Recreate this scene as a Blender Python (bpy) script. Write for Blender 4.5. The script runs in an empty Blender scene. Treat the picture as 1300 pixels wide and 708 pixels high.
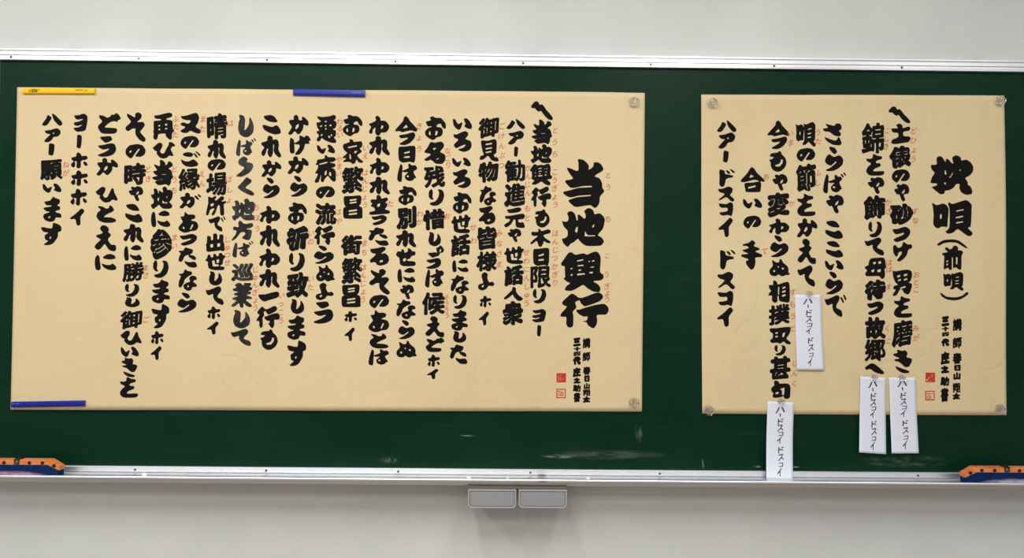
import bpy, bmesh, math, random
import numpy as np
from mathutils import Vector
SC = bpy.context.scene
COL = SC.collection

# ---------------------------------------------------------------- camera
F_PX, W_PX, H_PX = 982.0, 1300, 708
CAM = (0.0, -2.3085, 1.4483)
PITCH, YAW, ROLL = 0.027551, 0.007982, 0.009592
def basis():
    fw = np.array([math.sin(YAW)*math.cos(PITCH), math.cos(YAW)*math.cos(PITCH), math.sin(PITCH)])
    rt = np.cross(fw, [0, 0, 1]); rt /= np.linalg.norm(rt); up = np.cross(rt, fw)
    return fw, rt*math.cos(ROLL)+up*math.sin(ROLL), up*math.cos(ROLL)-rt*math.sin(ROLL)
FW, RT, UP = basis()
from mathutils import Matrix
cd = bpy.data.cameras.new('camera'); cam = bpy.data.objects.new('camera', cd); COL.objects.link(cam)
cd.sensor_width = 36.0; cd.lens = 36.0*F_PX/W_PX; cd.clip_start = 0.05
cam.matrix_world = Matrix(((RT[0], UP[0], -FW[0], CAM[0]), (RT[1], UP[1], -FW[1], CAM[1]), (RT[2], UP[2], -FW[2], CAM[2]), (0, 0, 0, 1)))
SC.camera = cam

# ---------------------------------------------------------------- light and exposure
SC.view_settings.view_transform = 'Standard'; SC.view_settings.look = 'None'
SC.view_settings.gamma = 1.0; SC.view_settings.use_curve_mapping = False
SC.view_settings.exposure = 0.13
wd = bpy.data.worlds.new('world'); SC.world = wd; wd.use_nodes = True
wb = wd.node_tree.nodes['Background']; wb.inputs[0].default_value = (0.93, 0.97, 1.0, 1); wb.inputs[1].default_value = 0.47
LAMPS = [(-2.0, -1.62), (-0.6, -1.62), (0.8, -1.62), (2.2, -1.62), (-2.0, -3.6), (-0.6, -3.6), (0.8, -3.6), (2.2, -3.6)]
LAMP_W = [26, 29, 20, 9, 26, 20, 10, 5]

# ---------------------------------------------------------------- measuring: photo position -> point on the plane y = depth
def P(px, py, y=0.0):
    d = FW + RT*((px-650)/F_PX) - UP*((py-354)/F_PX)
    t = (y-CAM[1])/d[1]
    return np.array(CAM)+t*d

# ---------------------------------------------------------------- helpers
def link(o, parent=None):
    COL.objects.link(o)
    if parent is not None: o.parent = parent
    return o
def mesh_obj(name, verts, faces, mat, parent=None, smooth=False, at=None):
    me = bpy.data.meshes.new(name)
    v = [tuple(map(float, p)) for p in verts]
    off = at if at is not None else (0, 0, 0)
    if parent is not None and at is None: off = tuple(parent['_o']) if '_o' in parent.keys() else tuple(parent.location)
    v = [(a-off[0], b-off[1], c-off[2]) for a, b, c in v]
    me.from_pydata(v, [], faces)
    if mat: me.materials.append(mat)
    me.update()
    if smooth: me.polygons.foreach_set('use_smooth', [True]*len(me.polygons))
    o = bpy.data.objects.new(name, me)
    if parent is None and at is not None: o.location = at
    return link(o, parent)
def bm_obj(name, bm, mat, parent=None, smooth=False, loc=None):
    me = bpy.data.meshes.new(name); bm.normal_update(); bm.to_mesh(me); bm.free()
    if mat: me.materials.append(mat)
    if smooth:
        me.polygons.foreach_set('use_smooth', [True]*len(me.polygons))
        try: me.set_sharp_from_angle(angle=math.radians(35))
        except Exception: pass
    o = bpy.data.objects.new(name, me)
    if loc is not None: o.location = loc
    return link(o, parent)
def empty(name, loc, label, cat, group=None):
    o = bpy.data.objects.new(name, None); COL.objects.link(o); o.location = loc
    o['label'] = label; o['category'] = cat
    if group: o['group'] = group
    return o
def tag(o, label, cat, group=None):
    o['label'] = label; o['category'] = cat
    if group: o['group'] = group
    return o
def box_bm(x0, x1, y0, y1, z0, z1, bev=0.0, seg=2):
    bm = bmesh.new(); bmesh.ops.create_cube(bm, size=1)
    for v in bm.verts: v.co = Vector(((x0+x1)/2+v.co.x*(x1-x0), (y0+y1)/2+v.co.y*(y1-y0), (z0+z1)/2+v.co.z*(z1-z0)))
    if bev: bmesh.ops.bevel(bm, geom=bm.edges[:], offset=bev, segments=seg, affect='EDGES', profile=0.6)
    return bm
def extrude_x(prof, x0, x1):          # closed profile of (y, z), counted around, swept from x0 to x1
    bm = bmesh.new()
    a = [bm.verts.new((x0, y, z)) for y, z in prof]; b = [bm.verts.new((x1, y, z)) for y, z in prof]
    n = len(prof)
    for i in range(n): bm.faces.new((a[i], a[(i+1) % n], b[(i+1) % n], b[i]))
    bm.faces.new(a[::-1]); bm.faces.new(b)
    bmesh.ops.recalc_face_normals(bm, faces=bm.faces[:])
    return bm
def extrude_y(poly, y0, y1, bev=0.0):  # closed outline of (x, z) swept in depth
    bm = bmesh.new()
    a = [bm.verts.new((x, y0, z)) for x, z in poly]; b = [bm.verts.new((x, y1, z)) for x, z in poly]
    n = len(poly)
    for i in range(n): bm.faces.new((a[i], a[(i+1) % n], b[(i+1) % n], b[i]))
    bm.faces.new(a[::-1]); bm.faces.new(b)
    bmesh.ops.recalc_face_normals(bm, faces=bm.faces[:])
    if bev: bmesh.ops.bevel(bm, geom=bm.edges[:], offset=bev, segments=2, affect='EDGES')
    return bm
def lathe_bm(prof, n=28):             # profile of (radius, height towards the viewer); axis = -y
    bm = bmesh.new(); rings = []
    for r, h in prof:
        if r < 1e-6: rings.append([bm.verts.new((0, -h, 0))])
        else: rings.append([bm.verts.new((r*math.cos(2*math.pi*k/n), -h, r*math.sin(2*math.pi*k/n))) for k in range(n)])
    for A, B in zip(rings[:-1], rings[1:]):
        for k in range(n):
            k2 = (k+1) % n
            if len(A) == 1: bm.faces.new((A[0], B[k], B[k2]))
            elif len(B) == 1: bm.faces.new((A[k], B[0], A[k2]))
            else: bm.faces.new((A[k], B[k], B[k2], A[k2]))
    bmesh.ops.recalc_face_normals(bm, faces=bm.faces[:])
    return bm

# ---------------------------------------------------------------- materials
def srgb(r, g, b):
    f = lambda c: (c/255)/12.92 if c/255 <= 0.04045 else ((c/255+0.055)/1.055)**2.4
    return (f(r), f(g), f(b), 1)
class Mat:
    def __init__(s, name, col, rough=0.5, metal=0.0, spec=None):
        s.m = bpy.data.materials.new(name); s.m.use_nodes = True
        s.n = s.m.node_tree.nodes; s.l = s.m.node_tree.links; s.b = s.n['Principled BSDF']
        s.b.inputs['Base Color'].default_value = col; s.b.inputs['Roughness'].default_value = rough
        s.b.inputs['Metallic'].default_value = metal
        if spec is not None: s.b.inputs['Specular IOR Level'].default_value = spec
        s.tc = None; s.col = col
    def coord(s, scale=(1, 1, 1)):
        if s.tc is None: s.tc = s.n.new('ShaderNodeNewGeometry')
        mp = s.n.new('ShaderNodeMapping'); mp.inputs['Scale'].default_value = scale
        s.l.new(s.tc.outputs['Position'], mp.inputs['Vector']); return mp.outputs[0]
    def noise(s, scale, detail=4, rough=0.55, vec=(1, 1, 1), lo=0.3, hi=0.7, dist=0.0):
        t = s.n.new('ShaderNodeTexNoise'); t.inputs['Scale'].default_value = scale; t.inputs['Detail'].default_value = detail
        t.inputs['Roughness'].default_value = rough; t.inputs['Distortion'].default_value = dist
        s.l.new(s.coord(vec), t.inputs['Vector'])
        r = s.n.new('ShaderNodeMapRange'); r.inputs['From Min'].default_value = lo; r.inputs['From Max'].default_value = hi
        s.l.new(t.outputs[0], r.inputs['Value']); return r.outputs[0]
    def mul(s, a, b):
        m = s.n.new('ShaderNodeMath'); m.operation = 'MULTIPLY'; m.use_clamp = True
        for i, x in enumerate((a, b)):
            if isinstance(x, (int, float)): m.inputs[i].default_value = x
            else: s.l.new(x, m.inputs[i])
        return m.outputs[0]
    def mix(s, fac, a, b):
        m = s.n.new('ShaderNodeMix'); m.data_type = 'RGBA'
        if isinstance(fac, (int, float)): m.inputs[0].default_value = fac
        else: s.l.new(fac, m.inputs[0])
        for i, x in ((6, a), (7, b)):
            if isinstance(x, tuple): m.inputs[i].default_value = x
            else: s.l.new(x, m.inputs[i])
        return m.outputs[2]
    def base(s, sock): s.l.new(sock, s.b.inputs['Base Color']); return s
    def rough(s, fac, lo, hi):
        r = s.n.new('ShaderNodeMapRange'); r.inputs['To Min'].default_value = lo; r.inputs['To Max'].default_value = hi
        s.l.new(fac, r.inputs['Value']); s.l.new(r.outputs[0], s.b.inputs['Roughness']); return s
    def bump(s, h, strength=0.2, dist=0.001):
        b = s.n.new('ShaderNodeBump'); b.inputs['Strength'].default_value = strength; b.inputs['Distance'].default_value = dist
        s.l.new(h, b.inputs['Height'])
        prev = s.b.inputs['Normal'].links
        if prev: s.l.new(prev[0].from_socket, b.inputs['Normal'])
        s.l.new(b.outputs[0], s.b.inputs['Normal']); return s
    def mask(s, cx, cz, rx, rz, noise_scale=30, vec=(1, 1, 1), lo=0.45, hi=0.7):   # a soft patch with a worn outline
        sp = s.n.new('ShaderNodeSeparateXYZ'); s.coord(); s.l.new(s.tc.outputs['Position'], sp.inputs[0])
        out = []
        for ax, c, r in ((0, cx, rx), (2, cz, rz)):
            m = s.n.new('ShaderNodeMath'); m.operation = 'SUBTRACT'; s.l.new(sp.outputs[ax], m.inputs[0]); m.inputs[1].default_value = c
            d = s.n.new('ShaderNodeMath'); d.operation = 'DIVIDE'; s.l.new(m.outputs[0], d.inputs[0]); d.inputs[1].default_value = r
            q = s.n.new('ShaderNodeMath'); q.operation = 'MULTIPLY'; s.l.new(d.outputs[0], q.inputs[0]); s.l.new(d.outputs[0], q.inputs[1]); out.append(q.outputs[0])
        a = s.n.new('ShaderNodeMath'); a.operation = 'ADD'; s.l.new(out[0], a.inputs[0]); s.l.new(out[1], a.inputs[1])
        i = s.n.new('ShaderNodeMath'); i.operation = 'SUBTRACT'; i.use_clamp = True; i.inputs[0].default_value = 1; s.l.new(a.outputs[0], i.inputs[1])
        return s.mul(i.outputs[0], s.noise(noise_scale, 5, 0.6, vec, lo, hi))

M = {}
w = Mat('painted_wall', srgb(214, 212, 203), 0.62)
w.base(w.mix(w.noise(3, 3, 0.5, (1, 1, 1), 0.3, 0.7), srgb(208, 210, 206), srgb(218, 220, 216))).bump(w.noise(60, 4, 0.6), 0.25, 0.0006)
w.bump(w.noise(6, 3, 0.5), 0.3, 0.002); M['wall'] = w.m
c = Mat('ceiling_board', srgb(228, 228, 224), 0.8); c.bump(c.noise(120, 2), 0.3); M['ceiling'] = c.m
f = Mat('floor_wood', srgb(150, 118, 84), 0.35); f.base(f.mix(f.noise(6, 4, 0.6, (1, 12, 1)), srgb(112, 92, 74), srgb(130, 108, 88))); M['floor'] = f.m

g = Mat('green_steel', srgb(9, 44, 30), 0.42, 0, 0.12)
dust = g.noise(2.2, 6, 0.6, (1, 1, 1.6), 0.42, 0.8)
streak = g.noise(9, 5, 0.65, (0.5, 1, 5), 0.55, 0.85)
colr = g.mix(g.mul(dust, 0.03), srgb(2, 42, 25), srgb(90, 136, 122))
colr = g.mix(g.mul(streak, 0.02), colr, srgb(190, 200, 195))
def gm(px, py, rpx, rpz, amt, ns, vec, lo=.45, hi=.7):
    global colr
    p = P(px, py); colr = g.mix(g.mul(g.mask(p[0], p[2], rpx/427, rpz/427, ns, vec, lo, hi), amt), colr, srgb(215, 220, 215))
gm(710, 579, 26, 3.0, 0.42, 60, (0.5, 1, 3))
gm(775, 577, 75, 7, 0.14, 26, (0.35, 1, 3), .4, .7)
gm(594, 552.6, 12, 1.3, 0.5, 60, (0.4, 1, 3))
gm(494, 584, 12, 4.5, 0.28, 90, (2, 1, .6))
gm(811, 547, 6, 16, 0.16, 60, (2, 1, .5))
gm(892, 589, 2.5, 7, 0.3, 80, (2, 1, .5))
gm(960, 592, 7, 1.5, 0.5, 80, (.5, 1, 2))
gm(1010, 592.5, 6, 1.3, 0.5, 80, (.5, 1, 2))
gm(1150, 585, 60, 9, 0.10, 40, (.6, 1, 2))
g.base(colr).rough(dust, 0.36, 0.5); g.bump(g.noise(900, 2, 0.5), 0.25, 0.0002); M['board'] = g.m

a = Mat('brushed_aluminium', (0.80, 0.81, 0.84, 1), 0.42, 1.0)
sm = P(688.5, 602.5, -0.05)
a.base(a.mix(a.mul(a.mask(sm[0], .9325, .016, .006, 20, (1, 1, 1), .1, .5), 0.5), a.mix(a.mul(a.noise(14, 5, .6, (.6, 1, 2), .5, .8), .14), (0.82, 0.83, 0.86, 1), (0.66, 0.67, 0.70, 1)), (0.18, 0.17, 0.2, 1)))
a.rough(a.noise(40, 4, 0.6, (0.05, 1, 3)), 0.36, 0.5); a.bump(a.noise(80, 3, 0.6, (0.02, 1, 8)), 0.03, 0.0002); M['alu'] = a.m
M['dark_gap'] = Mat('dark_gap', srgb(70, 68, 70), 0.7).m
M['screw'] = Mat('screw_steel', (0.13, 0.13, 0.14, 1), 0.45, 0.8).m

def paper_mat(name, seed):
    p = Mat(name, srgb(226, 201, 152), 0.78, 0, 0.25)
    fib = p.noise(260, 3, 0.7, (1, 1, .5), .3, .7)
    blot = p.noise(2.0+seed, 4, 0.5, (1, 1, .6), .3, .7)
    p.base(p.mix(p.mul(fib, 0.35), p.mix(blot, srgb(219, 197, 154), srgb(225, 205, 164)), srgb(208, 184, 140)))
    wr = p.noise(2.6+seed, 4, 0.5, (1, 1, .6), .35, .65, 0.25)
    vr = p.n.new('ShaderNodeTexVoronoi'); vr.feature = 'DISTANCE_TO_EDGE'; vr.inputs['Scale'].default_value = 3.2+seed
    nz = p.n.new('ShaderNodeTexNoise'); nz.inputs['Scale'].default_value = 3; nz.inputs['Detail'].default_value = 3
    p.l.new(p.coord((1, 1, 1)), nz.inputs['Vector'])
    mx = p.n.new('ShaderNodeMix'); mx.data_type = 'VECTOR'; mx.inputs[0].default_value = 0.35
    p.l.new(p.coord((1.0, 1, 0.5)), mx.inputs[4]); p.l.new(nz.outputs[1], mx.inputs[5]); p.l.new(mx.outputs[1], vr.inputs['Vector'])
    r = p.n.new('ShaderNodeMapRange'); r.inputs['From Max'].default_value = 0.03; p.l.new(vr.outputs['Distance'], r.inputs['Value'])
    p.bump(wr, 0.6, 0.009); p.bump(r.outputs[0], 0.3, 0.0016); p.bump(fib, 0.1, 0.0003)
    return p.m
M['paper'] = paper_mat('buff_roll_paper', 0.0); M['paper2'] = paper_mat('buff_roll_paper_second', 0.7)
M['ink'] = Mat('brush_ink', srgb(13, 11, 10), 0.75, 0, 0.15).m
k = Mat('thin_brush_ink', srgb(22, 19, 18), 0.6, 0, 0.3)
k.base(k.mix(k.noise(22, 3, .5, (1, 1, 1), .46, .74), srgb(20, 18, 17), srgb(66, 62, 58))); M['grey_ink'] = k.m
M['red_ink'] = Mat('red_pen_ink', srgb(200, 84, 60), 0.7, 0, 0.2).m
M['seal_ink'] = Mat('vermilion_seal_ink', srgb(196, 52, 36), 0.7, 0, 0.2).m
M['pen_ink'] = Mat('pen_ink', srgb(48, 48, 58), 0.6).m
wp = Mat('white_copy_paper', srgb(224, 228, 240), 0.7, 0, 0.3); wp.bump(wp.noise(14, 3), 0.15, 0.002); M['white_paper'] = wp.m
M['blue'] = Mat('blue_plastic', srgb(3, 26, 140), 0.3).m
M['yellow'] = Mat('yellow_plastic', srgb(250, 198, 0), 0.45, 0, 0.3).m
M['magnet_black'] = Mat('magnet_sheet', srgb(40, 36, 34), 0.6).m
M['print_dark'] = Mat('dark_print', srgb(34, 20, 10), 0.6).m
M['print_light'] = Mat('light_print', srgb(130, 150, 225), 0.5).m
cl = Mat('clear_plastic', (1, 1, 1, 1), 0.06); cl.b.inputs['Transmission Weight'].default_value = 1.0; cl.b.inputs['IOR'].default_value = 1.33; M['clear'] = cl.m
M['core'] = Mat('magnet_core', (0.42, 0.40, 0.40, 1), 0.4, 0.6).m
dg = Mat('grey_plastic', srgb(150, 150, 153), 0.55); dg.bump(dg.noise(700, 2), 0.2, 0.0002); M['drawer_grey'] = dg.m
M['drawer_rim'] = Mat('drawer_rim_grey', srgb(176, 174, 172), 0.4).m
M['drawer_rail'] = Mat('drawer_rail_bronze', srgb(120, 108, 98), 0.5, 0.2).m
wo = Mat('orange_wood', srgb(226, 134, 74), 0.45)
wo.base(wo.mix(wo.noise(30, 5, .6, (1, 1, 9), .35, .7), srgb(234, 146, 84), srgb(198, 104, 52))); M['orange'] = wo.m
M['rivet'] = Mat('rivet_brown', srgb(52, 30, 24), 0.4, 0.3).m
def felt(name, dustcol, x0):
    p = Mat(name, srgb(22, 52, 110), 0.95, 0, 0.1)
    b_ = p.mix(p.noise(160, 4, .6, (3, 1, .6)), srgb(9, 26, 62), srgb(24, 54, 108))
    p.base(p.mix(p.mask(x0, 0.934, .105, .016, 60, (.5, 1, 2), .25, .6), b_, dustcol))
    p.bump(p.noise(240, 3, .6, (3, 1, .5)), 0.6, 0.001); return p.m
M['felt_l'] = felt('blue_felt', srgb(214, 168, 190), -1.40); M['felt_r'] = felt('blue_felt_right', srgb(205, 200, 214), 1.47)
M['chalk_white'] = Mat('white_chalk', srgb(245, 245, 245), 0.9).m
M['chalk_pink'] = Mat('pink_chalk', srgb(232, 120, 150), 0.9).m
M['tube_case'] = Mat('lamp_housing', srgb(235, 235, 235), 0.5).m

# ---------------------------------------------------------------- setting
WY = 0.022                                     # wall face
def struct(name, bm, mat):
    o = bm_obj(name, bm, mat); o['kind'] = 'structure'; return o
struct('wall_back', box_bm(-3.6, 3.9, WY, WY+0.15, 0, 3.0), M['wall'])
struct('floor', box_bm(-3.6, 3.9, -6, WY+0.15, -0.1, 0), M['floor'])
struct('ceiling', box_bm(-3.6, 3.9, -6, WY+0.15, 3.0, 3.1), M['ceiling'])
where = ['first from the left', 'second from the left', 'second from the right', 'first from the right']
for i, (x, y) in enumerate(LAMPS):
    t = empty('ceiling_lamp', (x, y, 3.0), 'long white fluorescent ceiling lamp, %s, %s' % (('row nearest the board', 'rear row')[i//4], where[i % 4]), 'lamp', 'fluorescent lamps on the ceiling')
    bm_obj('housing', box_bm(-.11, .11, -.64, .64, -.05, 0, .006), M['tube_case'], t)
    ld = bpy.data.lights.new('tube_light', 'AREA'); ld.shape = 'RECTANGLE'; ld.size = 0.34; ld.size_y = 1.2; ld.energy = LAMP_W[i]; ld.color = (1, 0.995, 0.97)
    lo = bpy.data.objects.new('tube_light', ld); link(lo, t); lo.location = (0, 0, -.055)

# ---------------------------------------------------------------- chalkboard
XL, XR, ZB, ZT = -1.5165, 2.09, 0.95, 2.15
FR = 0.036
board = empty('chalkboard', (XL, 0, ZB), 'long green chalkboard in a silver aluminium frame, fixed on the off-white wall', 'chalkboard')
board['_o'] = (XL, 0.0, ZB)
def bpart(name, bm, mat, parent=None, smooth=False):
    if parent is None:
        bm.transform(Matrix.Translation((-XL, 0, -ZB))); return bm_obj(name, bm, mat, board, smooth)
    bm.transform(Matrix.Translation((-XL, 0, -ZB))); return bm_obj(name, bm, mat, parent, smooth)
bpart('writing_surface', box_bm(XL-.01, XR+.01, 0, 0.018, ZB-.01, ZT+.01), M['board'])
zt = ZT
top_prof = [(0, zt), (-.009, zt), (-.0105, zt+.0015), (-.0105, zt+.0045), (-.0095, zt+.005), (-.0105, zt+.0055), (-.0105, zt+.0135), (-.0130, zt+.0150), (-.0130, zt+.0255), (-.006, zt+.0258), (-.006, zt+.0292), (-.012, zt+.0296), (-.012, zt+.0345), (-.010, zt+.036), (WY-.0005, zt+.036), (WY-.0005, zt+.012), (0.0, zt+.012)]
top_rail = bpart('top_rail', extrude_x(top_prof, XL-FR, XR+FR), M['alu'])
zb = ZB
bot_prof = [(0, zb), (-.009, zb), (-.0105, zb-.0015), (-.0105, zb-.0045), (-.0098, zb-.005), (-.0105, zb-.0055), (-.0105, zb-.0150), (-.0045, zb-.0154), (-.0045, zb-.0178), (-.012, zb-.018), (WY-.0005, zb-.018), (WY-.0005, zb-.012), (0, zb-.012)]
bottom_rail = bpart('bottom_rail', extrude_x(bot_prof, XL-FR, XR+FR), M['alu'])
for sx, xx in ((-1, XL), (1, XR)):
    xs = (xx-FR, xx) if sx < 0 else (xx, xx+FR)
    bpart('side_rail', box_bm(xs[0], xs[1], -.0112, WY-.001, ZB-.017, ZT+.035, .001), M['alu'])
tray_prof = [(-.0085, zb-.018), (-.030, zb-.0179), (-.066, zb-.0177), (-.0800, zb-.0173), (-.0803, zb-.0125), (-.083, zb-.0112), (-.0865, zb-.0120), (-.088, zb-.0145), (-.088, zb-.0185), (-.087, zb-.0205), (-.0835, zb-.0212), (-.074, zb-.0325), (-.072, zb-.0330), (-.070, zb-.0315), (-.074, zb-.0225), (-.030, zb-.0235), (WY-.0005, zb-.0225), (WY-.0005, zb-.018)]
tray = bpart('chalk_tray', extrude_x(tray_prof, XL-FR, XR+FR), M['alu'])
def screw_at(px, py, parent, zfix=None):
    p = P(px, py, -.0105)
    bm = lathe_bm([(0.0036, -.0005), (0.0036, 0.0004), (0.0026, 0.0011), (0.0010, 0.0011), (0.0008, 0.0004), (0, 0.0004)], 12)
    bm.transform(Matrix.Translation((p[0]-XL, -.0105, (zfix if zfix else p[2])-ZB)))
    bm_obj('screw', bm, M['screw'], parent, True)
for px, py in ((14, 73), (176, 75.8), (339, 78.5), (502, 81.3), (664, 83.7), (826, 85.4), (982.8, 86.6), (1145, 87.6)): screw_at(px, py, top_rail, ZT+.0088)
for px, py in ((8, 594), (171.5, 595), (338, 595.5), (505.5, 596.7), (673.4, 597.8), (837.6, 599.7), (1001, 601), (1165.5, 603)): screw_at(px, py, bottom_rail, ZB-.0095)
# mounting rail of the chalk drawers, under the tray
ra, rb = P(594, 617.5, -.07), P(719.8, 618.5, -.07)
bpart('drawer_rail', box_bm(ra[0], rb[0], -.078, -.004, zb-.0415, zb-.0332, .001), M['drawer_rail'])

def rounded_rect(x0, x1, z0, z1, rb_, rt_, n=6):
    pts = []
    for cx, cz, r, a0 in ((x1-rt_, z1-rt_, rt_, 0), (x0+rt_, z1-rt_, rt_, 90), (x0+rb_, z0+rb_, rb_, 180), (x1-rb_, z0+rb_, rb_, 270)):
        for k in range(n+1):
            t = math.radians(a0+90*k/n); pts.append((cx+r*math.cos(t), cz+r*math.sin(t)))
    return pts
def drawer(px0, px1, label):
    YD = -.082
    A, B = P(px0, 619.2, YD), P(px1, 645.0, YD)
    x0, x1, z0, z1 = A[0], B[0], B[2], zb-.0425
    cx = (x0+x1)/2
    w2, h = (x1-x0)/2, z1-z0
    t = bm_obj('chalk_drawer', extrude_y(rounded_rect(-w2+.002, w2-.002, .002, h-.001, .01, .001), .0121, .078), M['drawer_rail'], board, False, (cx-XL, YD, z0-ZB)); t['label'] = label
    out = rounded_rect(-w2, w2, 0, h, .012, .0015); inn = rounded_rect(-w2+.0035, w2-.0035, .0035, h-.0035, .0095, .002)
    n = len(out); vs, fs = [], []
    inn2 = rounded_rect(-w2+.0062, w2-.0062, .0062, h-.0062, .008, .0035)
    rings = [(out, .012), (out, .0012), ([(p[0]*.995, p[1]*.99+.0003) for p in out], 0), (inn, 0), (inn, .0034), (inn2, .0034), (inn2, .0012)]
    for ring, y in rings: vs += [(p[0], y, p[1]) for p in ring]
    for r in range(len(rings)-1):
        for k in range(n): fs.append((r*n+k, r*n+(k+1) % n, (r+1)*n+(k+1) % n, (r+1)*n+k))
    rim = mesh_obj('drawer_front', vs[:5*n], [q for q in fs if max(q) < 5*n], M['drawer_rim'], t, at=(0, 0, 0))
    v2 = vs[4*n:]; f2 = [tuple(i-4*n for i in q) for q in fs if min(q) >= 4*n]; f2.append(tuple(range(2*n, 3*n)))
    mesh_obj('drawer_panel', v2, f2, M['drawer_grey'], t, at=(0, 0, 0))
drawer(594.2, 655.2, 'grey chalk drawer with rounded lower corners under the tray, left of the two')
drawer(658.6, 719.6, 'grey chalk drawer with rounded lower corners under the tray, right of the two')

# ---------------------------------------------------------------- lettering: glyph outlines thickened like a brush
_fc = bpy.data.curves.new('glyph_source', 'FONT'); _fo = bpy.data.objects.new('glyph_source', _fc); COL.objects.link(_fo)
_fc.resolution_u = 3
_tri = {}
def glyph_tris(ch):
    if ch not in _tri:
        _fc.body = ch; bpy.context.view_layer.update()
        me = _fo.to_mesh(); v = np.array([x.co[:2] for x in me.vertices]); me.calc_loop_triangles()
        t = np.array([x.vertices[:] for x in me.loop_triangles]); _fo.to_mesh_clear()
        _tri[ch] = (v, t)
    return _tri[ch]
def raster_tris(v, t, N):
    ss = 2; n = N*ss; img = np.zeros((n, n), bool)
    q = v*n
    for a, b, c_ in t:
        p = q[[a, b, c_]]
        x0, y0 = np.floor(p.min(0)).astype(int); x1, y1 = np.ceil(p.max(0)).astype(int)
        x0, y0 = max(x0, 0), max(y0, 0); x1, y1 = min(x1, n-1), min(y1, n-1)
        if x1 < x0 or y1 < y0: continue
        gx, gy = np.meshgrid(np.arange(x0, x1+1)+.5, np.arange(y0, y1+1)+.5)
        d = (p[1, 0]-p[0, 0])*(p[2, 1]-p[0, 1])-(p[1, 1]-p[0, 1])*(p[2, 0]-p[0, 0])
        if abs(d) < 1e-9: continue
        w1 = ((gx-p[0, 0])*(p[2, 1]-p[0, 1])-(gy-p[0, 1])*(p[2, 0]-p[0, 0]))/d
        w2 = ((p[1, 0]-p[0, 0])*(gy-p[0, 1])-(p[1, 1]-p[0, 1])*(gx-p[0, 0]))/d
        img[y0:y1+1, x0:x1+1] |= (w1 >= -1e-3) & (w2 >= -1e-3) & (w1+w2 <= 1.001)
    return img.reshape(N, ss, N, ss).mean((1, 3)) > 0.45
def dist_field(mask, R, metric):
    N0, N1 = mask.shape; D = np.full(mask.shape, 99.0); pad = np.pad(mask, R)
    for dy in range(-R, R+1):
        for dx in range(-R, R+1):
            m = metric(dx, dy)
            if m > R: continue
            s = pad[R+dy:R+dy+N0, R+dx:R+dx+N1]
            D = np.where(s & (m < D), m, D)
    return D
def blur(F, s):
    r = int(3*s+1); k_ = np.exp(-np.arange(-r, r+1)**2/(2*s*s)); k_ /= k_.sum()
    G = np.apply_along_axis(lambda z: np.convolve(np.pad(z, r, mode='edge'), k_, 'valid'), 0, F)
    return np.apply_along_axis(lambda z: np.convolve(np.pad(z, r, mode='edge'), k_, 'valid'), 1, G)
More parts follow.
